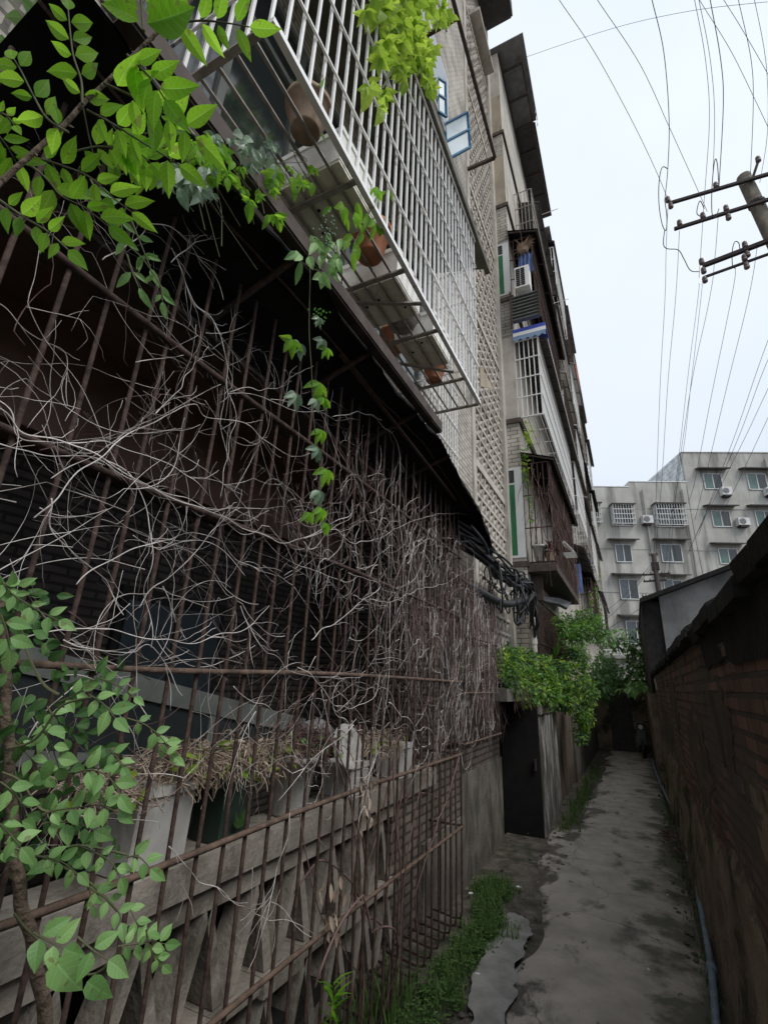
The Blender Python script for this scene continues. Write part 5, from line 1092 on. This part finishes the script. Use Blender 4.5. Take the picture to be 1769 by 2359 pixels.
# creeper along the canopy edge: five-fingered leaves
def palmate(lf, st, c, L, view, mt=None, drop=1):
    d0 = Vector((ru(-.3, .3), ru(-.5, .5), -1 * drop)).normalized(); side = d0.cross(view).normalized()
    for a in (-1.25, -.6, 0, .6, 1.25): dd = d0 * math.cos(a) + side * math.sin(a); lf.leaf(c, dd, view + Vector((ru(-.5, .5), ru(-.5, .5), ru(-.2, .6))), L * (1 - .18 * abs(a)), L * .42, ru(.1, .6), .3, 'ovate')
t = thing('canopy_creeper', 'leafy creeper spilling over the canopy edge beneath the silver cage', 'creeper', tuple(OX(620, 360, -1.15)))
lf = MB(); lp = MB(); st = MB(); random.seed(31)
for (x, y, n, s, l2) in ((800, 620, 14, 110, lf), (900, 640, 14, 90, lf), (1050, 600, 12, 60, lp), (1120, 640, 14, 80, lp), (1180, 730, 9, 60, lf), (1290, 760, 9, 50, lf), (950, 720, 18, 90, lf), (760, 740, 12, 90, lp), (1080, 820, 8, 70, lf), (1180, 900, 4, 40, lf), (620, 720, 12, 80, lf), (860, 770, 12, 80, lp), (560, 640, 8, 60, lf)):
    for _ in range(n):
        px_, py_ = T1(x + random.gauss(0, s * .6), y + random.gauss(0, s * .38)); c = OX(px_, py_, -1.16 + ru(-.08, .05)); palmate(l2, st, c, ru(.03, .055), (CAM - c).normalized()) if rnd() < .45 else l2.leaf(c, (ru(-.5, .5), ru(-.7, .7), -1), (CAM - c) + Vector((ru(-.3, .3), 0, ru(0, .5))), ru(.045, .08), ru(.025, .04), .4, .25, 'lance')
for _ in range(30):
    a = Vector(OX(*T1(ru(560, 1250), ru(600, 760)), -1.2)); st.tube(smoothpath([a, a + Vector((ru(-.05, .05), ru(-.12, .12), ru(-.1, .05))), a + Vector((ru(-.05, .05), ru(-.25, .25), ru(-.25, .0)))], 4), .002, 4)
lf.build('green_leaves', 'leafB', t); lp.build('pale_leaves', 'leafP', t); st.build('stems', 'stem', t)
# two leaf clusters climbing the cage corner
for lab, cl in (('creeper cluster over the terracotta pot in the silver cage', ((1480, 880, 10, 60), (1570, 960, 9, 55), (1620, 800, 5, 30), (1500, 1040, 5, 30))), ('creeper cluster with tiny green berries hanging at the cage front', ((1340, 1000, 8, 60), (1430, 1080, 9, 45), (1390, 1160, 4, 25), (1240, 1090, 3, 30)))):
    t = thing('creeper_cluster', lab, 'creeper', tuple(OX(*T1(*cl[0][:2]), -1.13))); lf = MB(); bb = MB()
    for x, y, n, s in cl:
        for _ in range(n): c = OX(*T1(x + random.gauss(0, s * .7), y + random.gauss(0, s * .6)), -1.10 + ru(-.04, .05)); v = (CAM - c); lf.leaf(c, (ru(-.5, .5), ru(-.7, .7), -1), v + Vector((ru(-1, 1), ru(-1, 1), ru(-1, 1))) * .4, ru(.06, .11), ru(.03, .048), .3, .3, 'lance')
    lf.build('leaves', 'leafM' if 'berries' in lab else 'leafB', t)
    st = MB(); P = smoothpath([OX(*T1(*c[:2]), -1.12) for c in cl], 5); st.tube(P, .003, 5); st.build('stem', 'stem', t)
    if 'berries' in lab:
        for _ in range(40): c = OX(*T1(1380 + random.gauss(0, 26), 985 + random.gauss(0, 34)), -1.07 + ru(-.03, .03)); bb.lathe(c, [(.001, -.006), (.005, -.003), (.005, .003), (.001, .006)], 6)
        bb.build('berries', 'leafP', t, True)
# hanging strand
t = thing('hanging_creeper', 'single creeper strand with leaf clusters hanging in front of the dead vines', 'creeper', tuple(OX(715, 900, -1.2)))
P = smoothpath([OX(*p, -1.2) for p in ((712, 555), (714, 640), (712, 760), (718, 860), (722, 960), (735, 1060), (738, 1130), (745, 1225))], 8)
MB().tube(P, .003, 6, r2=.0015).build('stem', 'stem', t, True); lf = MB(); lp = MB(); bb = MB()
for (x, y, L, l2) in ((672, 780, .10, lf), (690, 790, .085, lp), (735, 730, .06, lp), (742, 780, .075, lp), (752, 800, .07, lf), (680, 905, .09, lp), (735, 880, .10, lf), (745, 915, .085, lf), (728, 920, .07, lp), (740, 990, .09, lf), (730, 1030, .085, lp), (750, 1080, .095, lf), (735, 1130, .09, lp), (712, 1180, .07, lf), (740, 1170, .08, lf), (752, 1205, .07, lf)):
    c = OX(x, y, -1.19); v = (CAM - c).normalized()
    for a in (-.9, -.3, .35, 1.0): dd = Vector((ru(-.1, .1), math.sin(a), -math.cos(a) * .9)); l2.leaf(c, dd, v + Vector((ru(-.3, .3), ru(-.3, .3), ru(-.1, .5))), L * ru(.7, 1), L * .36, .35, .3, 'lance')
for _ in range(26): c = OX(738 + random.gauss(0, 9), 725 + random.gauss(0, 12), -1.19 + ru(-.02, .02)); bb.lathe(c, [(.001, -.005), (.0045, -.002), (.0045, .002), (.001, .005)], 6)
lf.build('green_leaves', 'leafB', t); lp.build('pale_leaves', 'leafP', t); bb.build('berries', 'leafB', t)
# vine over the top of the silver cage
t = thing('cage_top_vine', 'bright yellow-green vine draped over the top of the silver cage', 'creeper', tuple(OX(880, 60, -.95)))
lf = MB(); st = MB(); random.seed(8)
for (x, y, n, s, t_) in ((470, 40, 22, 60, 20), (560, 80, 26, 60, 40), (640, 30, 26, 70, 40), (700, 150, 24, 50, 50), (620, 230, 22, 50, 45), (690, 260, 20, 45, 50), (540, 270, 10, 40, 40), (580, 380, 10, 40, 40), (460, 320, 6, 30, 30), (740, 330, 20, 30, 60), (780, 440, 16, 22, 60), (800, 540, 10, 14, 40), (860, 110, 7, 22, 30), (930, 70, 7, 25, 25), (520, 580, 5, 25, 25), (640, 420, 8, 40, 40), (490, 690, 3, 15, 15), (410, 540, 4, 20, 30), (800, 280, 8, 20, 30), (560, -20, 20, 70, 30), (700, -30, 20, 70, 30), (800, -20, 14, 50, 30)):
    for _ in range(n):
        px_ = 700 + (x + random.gauss(0, s * .75)) / 2.765; py_ = (y + random.gauss(0, t_ * .8)) / 2.765; c = OX(px_, py_, -1.03 + ru(-.1, .08))
        v = (CAM - c).normalized(); palmate(lf, st, c, ru(.08, .125), v + Vector((ru(-.4, .4), ru(-.4, .4), 0))) if rnd() < .4 else lf.leaf(c, (ru(-.7, .7), ru(-.7, .7), -1), v + Vector((ru(-1, 1), ru(-1, 1), ru(-1, 1))) * .4, ru(.09, .15), ru(.06, .09), .3, .25)
for a, c in ((((450, 0), (560, 150), (600, 330), (640, 430))), ((700, 0), (690, 200), (760, 380), (805, 560))) if False else (): pass
for path in ([(480, -40), (560, 100), (610, 250), (590, 380), (500, 560)], [(700, -40), (690, 150), (740, 300), (780, 440), (808, 580)], [(800, -30), (860, 80), (930, 60)]):
    st.tube(smoothpath([OX(700 + x / 2.765, y / 2.765, -1.03) for x, y in path], 6), .006, 6)
lf.build('leaves', 'leafY', t); st.build('stems', 'stem', t)
# lower left bushes of ovate leaflets
random.seed(41)
t = thing('young_tree', 'slender sapling with soft green oval leaflets at the lower left edge', 'tree', tuple(OX(60, 2359, -1.38)))
tp = smoothpath([OX(*p, -1.4) for p in ((130, 2480), (105, 2359), (80, 2200), (50, 2080), (30, 1950), (22, 1800), (15, 1650), (8, 1500), (-15, 1300))], 6)
b = MB(); n = len(tp); b.tube([p + Vector((0, .004 * math.sin(i), 0)) for i, p in enumerate(tp)], [.017 - .007 * i / n for i in range(n)], 12); b.build('trunk', 'bark', t, True)
lf = MB(); st = MB()
for path, L, w, n_, dp in (
    ([T3(-20, 1330), T3(60, 1420), T3(150, 1480), T3(250, 1530)], 66, 42, 4, 1.0), ([T3(0, 1500), T3(30, 1580), T3(40, 1650)], 90, 60, 2, .9), ([T3(-30, 1420), T3(20, 1400), T3(80, 1380)], 60, 36, 2, 1.0),
    ([T4(180, 500), T4(220, 590), T4(250, 680)], 72, 50, 3, 1.1), ([T4(380, 370), T4(440, 410), T4(490, 470)], 70, 46, 2, 1.15), ([T4(420, 300), T4(500, 330), T4(570, 380)], 46, 30, 3, 1.3),
    ([T4(250, 400), T4(300, 380), T4(350, 350)], 58, 40, 2, 1.2), ([T4(540, 470), T4(620, 500), T4(690, 560), T4(730, 620)], 56, 36, 3, 1.25), ([T4(330, 700), T4(400, 690), T4(470, 730), T4(510, 800)], 72, 48, 3, 1.0),
    ([T4(0, 740), T4(60, 790), T4(90, 850), T4(80, 950)], 82, 54, 3, .95), ([T4(-20, 900), T4(40, 960), T4(90, 1020)], 78, 50, 2, .95), ([T4(180, 880), T4(250, 860), T4(330, 850), T4(420, 840), T4(500, 870)], 66, 46, 4, 1.0),
    ([T4(180, 920), T4(240, 910), T4(330, 920), T4(400, 950)], 70, 50, 3, 1.0), ([T4(110, 1050), T4(180, 1060), T4(260, 1080), T4(330, 1130)], 58, 38, 4, 1.05), ([T4(330, 1010), T4(400, 1040), T4(470, 1080), T4(510, 1150)], 60, 42, 3, 1.0),
    ([T4(380, 1190), T4(440, 1230), T4(500, 1290), T4(515, 1340)], 54, 36, 3, 1.0), ([T4(540, 1060), T4(590, 1060), T4(640, 1110)], 66, 44, 2, 1.0), ([T4(370, 1160), T4(385, 1220), T4(395, 1270)], 40, 24, 2, 1.1),
    ([T4(500, 1440), T4(570, 1430), T4(640, 1420), T4(700, 1430)], 60, 40, 4, 1.1), ([T4(540, 1260), T4(560, 1300), T4(590, 1360)], 44, 30, 2, 1.2), ([T4(620, 1370), T4(640, 1450), T4(690, 1520)], 50, 34, 3, 1.1),
    ([T4(460, 600), T4(500, 640), T4(520, 680)], 58, 34, 2, 1.2), ([T4(640, 520), T4(680, 600), T4(740, 640)], 48, 32, 2, 1.3), ([T4(60, 560), T4(130, 640), T4(190, 720)], 56, 38, 3, 1.2),
    ([T4(140, 1380), T4(210, 1420), T4(270, 1450)], 82, 60, 2, .95), ([T4(330, 1400), T4(400, 1460), T4(460, 1500)], 90, 66, 1, .9), ([T4(-10, 1040), T4(30, 1030), T4(60, 1010)], 50, 34, 2, 1.1), ([T4(200, 420), T4(230, 480), T4(200, 540)], 60, 40, 2, 1.25)):
    k = dp / F / 1.8433; frond(lf, st, path, L * k * 1.2, w * k * 1.02, n_, depth=dp, dpt2=dp + ru(-.05, .05), jit=.4, shape='ovate')
k = .9 / F / 1.8433
lf.leaf(OD(*T4(235, 1500), .9), OD(*T4(300, 1600), .9) - OD(*T4(235, 1500), .9), CAM - OD(*T4(235, 1500), .9), 190 * k, 125 * k, .2, .15, 'heart'); lf.leaf(OD(*T4(370, 1590), .9), OD(*T4(460, 1660), .9) - OD(*T4(370, 1590), .9), CAM - OD(*T4(370, 1590), .9), 135 * k, 80 * k, .3, .15, 'heart')
for q in ([T4(10, 700), T4(90, 740), T4(180, 860), T4(330, 860)], [T4(20, 1000), T4(180, 1060), T4(330, 1010), T4(540, 1050)], [T4(85, 50), T4(110, 180), T4(180, 320), T4(250, 370)], [T4(30, 600), T4(150, 560), T4(260, 420), T4(400, 380)], [T4(180, 1060), T4(370, 1160), T4(500, 1290)], [T4(60, 1300), T4(150, 1400), T4(380, 1560), T4(520, 1440)]):
    st.tube(smoothpath([OD(*p, 1.08) for p in q], 6), .0028, 5)
lf.build('leaves', 'leafM', t); st.build('twigs', 'stem', t)
# darker leaves behind for depth
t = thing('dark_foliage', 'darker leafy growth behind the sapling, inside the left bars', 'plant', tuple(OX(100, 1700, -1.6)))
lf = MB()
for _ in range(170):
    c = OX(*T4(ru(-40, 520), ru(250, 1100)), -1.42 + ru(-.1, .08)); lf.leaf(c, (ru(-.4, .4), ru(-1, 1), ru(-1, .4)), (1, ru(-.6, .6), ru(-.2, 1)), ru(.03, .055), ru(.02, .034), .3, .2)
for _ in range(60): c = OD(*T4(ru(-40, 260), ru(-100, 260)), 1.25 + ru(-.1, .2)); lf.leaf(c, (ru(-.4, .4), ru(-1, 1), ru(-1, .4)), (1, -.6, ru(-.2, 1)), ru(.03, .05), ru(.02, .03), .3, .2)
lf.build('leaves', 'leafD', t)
t = thing('dark_treetop', 'dim leaves against the wall in the top left corner', 'tree', tuple(OD(40, 60, 2.2)))
lf = MB(); st = MB(); random.seed(17)
for _ in range(260):
    c = OD(random.gauss(30, 75), random.gauss(40, 60), 2.0 + ru(-.3, .5)); lf.leaf(c, (ru(-1, 1), ru(-1, 1), -.6), (CAM - c) + Vector((ru(-1, 1), ru(-1, 1), ru(-1, 1))), ru(.05, .09), ru(.03, .05), .3, .2)
for _ in range(12): c = OD(ru(-50, 250), ru(-60, 100), 2.1); st.tube([c, c + Vector((ru(-.3, .3), ru(-.3, .3), ru(-.3, .3)))], .004, 5)
lf.build('leaves', 'leafM', t); st.build('twigs', 'bark', t)

# ------------------------------------------------------------------ bushes further on
def bush(name, lab, cat, blobs, n, L, mats, stems=True, extra=None, root=None):
    t = thing(name, lab, cat, root or tuple(blobs[0][0])); tot = sum(b[1][0] * b[1][2] for b in blobs); mbs = [MB() for _ in mats]
    st = MB()
    for c, r, *w in blobs:
        c = Vector(c); k = int(n * r[0] * r[2] / tot)
        for _ in range(k):
            v = Vector((random.gauss(0, 1), random.gauss(0, 1), random.gauss(0, 1))).normalized(); q = rnd() ** .45
            lump = 1 + .35 * noise.noise(v * 2.2 + c); p = c + Vector((v.x * r[0], v.y * r[1], v.z * r[2])) * q * lump
            if noise.noise(p * 5) < -.22: continue
            mi = min(len(mats) - 1, int(abs(noise.noise(p * 3.3 + Vector((7, 7, 7)))) * 2.6 * len(mats))) if len(mats) > 1 else 0
            s = ru(.6, 1.3); mbs[mi].leaf(p, (v + Vector((ru(-.8, .8), ru(-.8, .8), ru(-.9, .5)))), Vector((0, 0, 1)) + v * .6 + Vector((ru(-.6, .6), ru(-.6, .6), 0)), L * s, L * s * .55, .3, .3, 'small' if L < .06 else 'ovate', rv=rnd())
        if stems:
            for _ in range(10):
                v = Vector((random.gauss(0, 1), random.gauss(0, 1), random.gauss(0, 1))).normalized(); st.tube(smoothpath([c - Vector((0, 0, r[2] * .9)), c + Vector((v.x * r[0] * .3, v.y * r[1] * .3, 0)), c + Vector((v.x * r[0], v.y * r[1], v.z * r[2])) * .9], 4), .005, 4, r2=.002)
    for i, mb in enumerate(mbs): mb.build('foliage', mats[i], t)
    if stems: st.build('twigs', 'bark', t)
    return t
random.seed(55)
q = lambda x, y, X: OX(1130 + x / 4.484, 1350 + y / 4.484, X)
bush('door_bush', 'bright green bush spilling over the slab above the stair door', 'bush', [
    (q(180, 740, -1.6), (.2, .3, .17)), (q(330, 800, -1.5), (.24, .35, .22)), (q(480, 860, -1.4), (.26, .4, .26)), (q(650, 900, -1.25), (.28, .45, .28)), (q(850, 960, -1.02), (.28, .45, .30)), (q(1000, 1100, -.88), (.24, .45, .28)),
    (q(960, 1330, -.95), (.2, .4, .26)), (q(940, 1530, -1.0), (.14, .35, .2)), (q(560, 1050, -1.3), (.26, .4, .24)), (q(330, 980, -1.40), (.22, .3, .2)), (q(180, 880, -1.5), (.16, .3, .16)), (q(230, 1000, -1.36), (.14, .3, .16)), (q(420, 1060, -1.3), (.2, .35, .2)), (q(130, 800, -1.6), (.16, .3, .14)), (q(600, 1120, -1.22), (.2, .35, .2)), (q(380, 1150, -1.3), (.12, .3, .12)), (q(760, 1150, -1.15), (.26, .4, .24))], 15000, .058, ['leafS', 'leafD', 'leafY', 'leafD'])
b = MB()
for _ in range(110):
    y = ru(6.1, 8.4); p = Vector((-1.3 + ru(-.05, .06), y, 1.95 + ru(-.1, .1))); q_ = [p]; d = Vector((ru(-.1, .3), ru(-.4, .4), -.6))
    for s_ in range(7): d = (d + Vector((ru(-.4, .4), ru(-.4, .4), -.22))).normalized(); q_.append(q_[-1] + d * ru(.02, .05))
    b.tube(q_, .003, 4, r2=.001)
tag(b.build('hanging_roots', 'vined', None), 'dry roots and twigs hanging from the slab over the dark stair door', 'roots', kind='stuff')
t = thing('agave', 'broad-bladed pale green plant standing above the door bush', 'plant', tuple(q(650, 760, -1.4))); lf = MB()
for k in range(13): a = k * .48; e = ru(.5, 1.25); lf.leaf(q(650, 760, -1.4), (math.cos(a) * math.cos(e), math.sin(a) * math.cos(e), math.sin(e)), (math.cos(a), math.sin(a), .3), ru(.3, .48), .06, .3, .35, 'lance')
lf.build('blades', 'leafS', t)
bush('round_shrub', 'round shrub in front of the dark ground-floor grille, beyond the drain pipe', 'bush', [(q(1000, 400, -.78), (.3, .5, .36)), (q(880, 430, -.9), (.26, .4, .3)), (q(1110, 430, -.7), (.2, .4, .3)), (q(860, 640, -1.05), (.26, .4, .28)), (q(930, 760, -1.05), (.24, .4, .24)), (q(760, 420, -1.05), (.18, .4, .24))], 5200, .06, ['leafS', 'leafD'])
bush('side_shrub', 'dark green shrub leaning into the alley behind the door bush', 'bush', [(q(1180, 800, -.76), (.28, .8, .4)), (q(1250, 980, -.62), (.3, .8, .35)), (q(1120, 980, -.82), (.28, .7, .4)), (q(1180, 1100, -.78), (.25, .6, .25))], 2600, .09, ['leafD'])
q6 = lambda x, y, Y: OY(1340 + x / 3.6876, 1000 + y / 3.6876, Y)
bush('alley_end_tree', 'feathery dark green foliage over the wall at the end of the alley', 'tree', [(q6(440, 1800, 19), (.5, .8, .5)), (q6(480, 1950, 19), (.5, .8, .5)), (q6(300, 1750, 19), (.4, .6, .35)), (q6(150, 1720, 18.5), (.5, .8, .4)), (q6(400, 2050, 18.6), (.6, .8, .4)), (q6(200, 2000, 18.5), (.6, .8, .5)), (q6(480, 2120, 18), (.5, .7, .35))], 2300, .13, ['leafD', 'leafM'], root=(-.3, 19, 0))
bush('broad_leaf_plant', 'big light-green leaves catching the light above the end wall', 'plant', [(q6(440, 2170, 16), (.42, .5, .1)), (q6(560, 2140, 16), (.3, .4, .1))], 110, .2, ['leafM'])
bush('wall_creeper', 'creeper draping the outer corner of the far balconies', 'creeper', [(q(1130, 250, -.98), (.07, .8, .45)), (q(1090, 60, -.98), (.05, .6, .5)), (q(1120, -150, -.98), (.04, .6, .5)), (q(1040, 150, -1.0), (.05, .4, .4))], 1300, .06, ['leafS', 'dry'])
bush('balcony_creeper', 'thin creeper hanging down beside the green curtain window', 'creeper', [(Vector((-1.42, YB - .08, 5.9)), (.05, .05, .5)), (Vector((-1.36, YB - .08, 5.2)), (.04, .05, .5)), (Vector((-1.30, YB - .1, 6.5)), (.08, .05, .3))], 240, .06, ['leafS', 'leafY'], False)
random.seed(77)
b = MB()
for _ in range(110):
    y = YB + ru(-.06, 5); z = ru(4.2, 6.1); p = Vector((-.99, y, z)) if rnd() < .7 else Vector((ru(-1.5, -1), YB - .02, z)); q_ = [p]; d = Vector((0, ru(-.3, .3), -1))
    for s_ in range(12): d = (d + Vector((ru(-.2, .2), ru(-.3, .3), ru(-.3, .1)))).normalized(); q_.append(q_[-1] + d * .06)
    b.tube(q_, .005, 4, r2=.002)
tag(b.build('dead_creeper', 'vined', None), 'curtain of dead creeper stems covering the rusted balcony cage', 'twigs', kind='stuff')

# ------------------------------------------------------------------ ground plants and litter
random.seed(91); b = MB(); w = MB()
def tuft(mb, x, y, n, h):
    for _ in range(n): a = ru(0, 6.28); mb.leaf((x + ru(-.04, .04), y + ru(-.04, .04), -.01), (math.cos(a) * .5, math.sin(a) * .5, ru(.5, 1.2)), (math.cos(a), math.sin(a), .6), h * ru(.5, 1.2), .009, ru(.3, 1.2), .1, 'lance')
for _ in range(620):
    y = ru(2.2, 5.9); x = -1.37 + random.gauss(0, .075) + .05 * math.sin(y * 3); x -= max(0, y - 4.8) * .09
    dens = .12 + 1.5 * noise.noise(Vector((x * 3, y * 1.8, 0)))
    if rnd() > .62 + dens * .4 or x < -1.7: continue
    tuft(b, x, y, 9, ru(.05, .12))
    if rnd() < .95:
        for _ in range(16): a = ru(0, 6.28); w.leaf((x + ru(-.05, .05), y + ru(-.05, .05), ru(0, .07)), (math.cos(a), math.sin(a), .5), (0, 0, 1), ru(.02, .045), ru(.009, .018), .4, .2, 'small')
for _ in range(200): y = ru(8.2, 15); x = -1.12 + random.gauss(0, .08); tuft(b, x, y, 7, ru(.05, .12))
for _ in range(160):
    y = ru(1, 12); x = .26 + random.gauss(0, .03); tuft(b, x, y, 4, ru(.03, .06))
for _ in range(50): y = ru(2.6, 3.6); tuft(b, ru(-1.7, -1.5), y, 8, .2)
tag(b.build('grass', 'grass', None), 'strip of green grass along the foot of the cage and wall', 'grass', kind='stuff')
tag(w.build('ground_cover', 'grass', None), 'low leafy weeds mixed into the grass strip', 'weeds', kind='stuff')
t = thing('weed_plant', 'small bright weed growing through the cage at the bottom', 'weed', tuple(OX(760, 2300, -1.45)))
lf = MB(); c = OX(765, 2330, -1.45)
for _ in range(26): a = ru(0, 6.28); lf.leaf(c + Vector((0, 0, ru(-.1, .1))), (math.cos(a) * .6, math.sin(a) * .6, ru(.2, 1)), (0, 0, 1), ru(.06, .12), .016, .6, .2, 'lance')
lf.build('leaves', 'leafB', t)
b = MB(); random.seed(14)
for _ in range(1500):
    y = 2.2 + 10 * rnd() ** 1.5; x = random.choice((ru(-1.6, -1.0), ru(-1.25, -.95), ru(.1, .32))); s = ru(.003, .009) if rnd() < .9 else ru(.012, .03); b.lathe((x, y, .0), [(s * .6, 0), (s, s * .4), (s * .5, s * .8)], 5)
tag(b.build('gravel', 'base', None), 'small stones and crumbs of cement along the path edges', 'gravel', kind='stuff')
for k, (px_, py_, s, lab) in enumerate(((1100, 2248, .02, 'white scrap of litter in the grass beside the pale strip'), (1172, 2155, .018, 'white scrap at the top end of the pale strip'), (1085, 2060, .03, 'pale scraps by the wall foot'), (1195, 2045, .03, 'white wrapper on the verge near the stair door'), (1538, 2064, .018, 'tiny white scrap in the middle of the path'), (1292, 1928, .04, 'flat white slip at the foot of the whitewashed wall'), (1328, 1860, .02, 'small white litter on the moss past the whitewashed wall'), (1493, 2236, .012, 'white speck on the near path'))):
    p = OZ(px_, py_, .02); b = MB(); a = ru(0, 3); vs = [p + Vector((s * math.cos(a + i * 1.26) * ru(.6, 1.2), s * math.sin(a + i * 1.26) * ru(.6, 1.2), ru(0, .012))) for i in range(5)]; b.prism(vs, (0, 0, .002)); tag(b.build('litter', 'paper', None), lab, 'litter', 'scraps of litter')
b = MB(); random.seed(6)
for _ in range(14): y = ru(8, 9.2); b.tube(smoothpath([(ru(.1, .2), y, .03), (ru(.1, .25), y + ru(-.1, .1), .08), (ru(.15, .3), y + ru(-.2, .2), .04)], 4), .006, 5)
for _ in range(60): b.leaf((ru(.08, .28), ru(7.9, 9.3), ru(.02, .1)), (ru(-1, 1), ru(-1, 1), ru(0, .5)), (0, 0, 1), .05, .03, .3, .3)
tag(b.build('leaf_pile', 'vined', None), 'small dark heap of dead leaves by the pipe on the right side of the path', 'leaf heap')
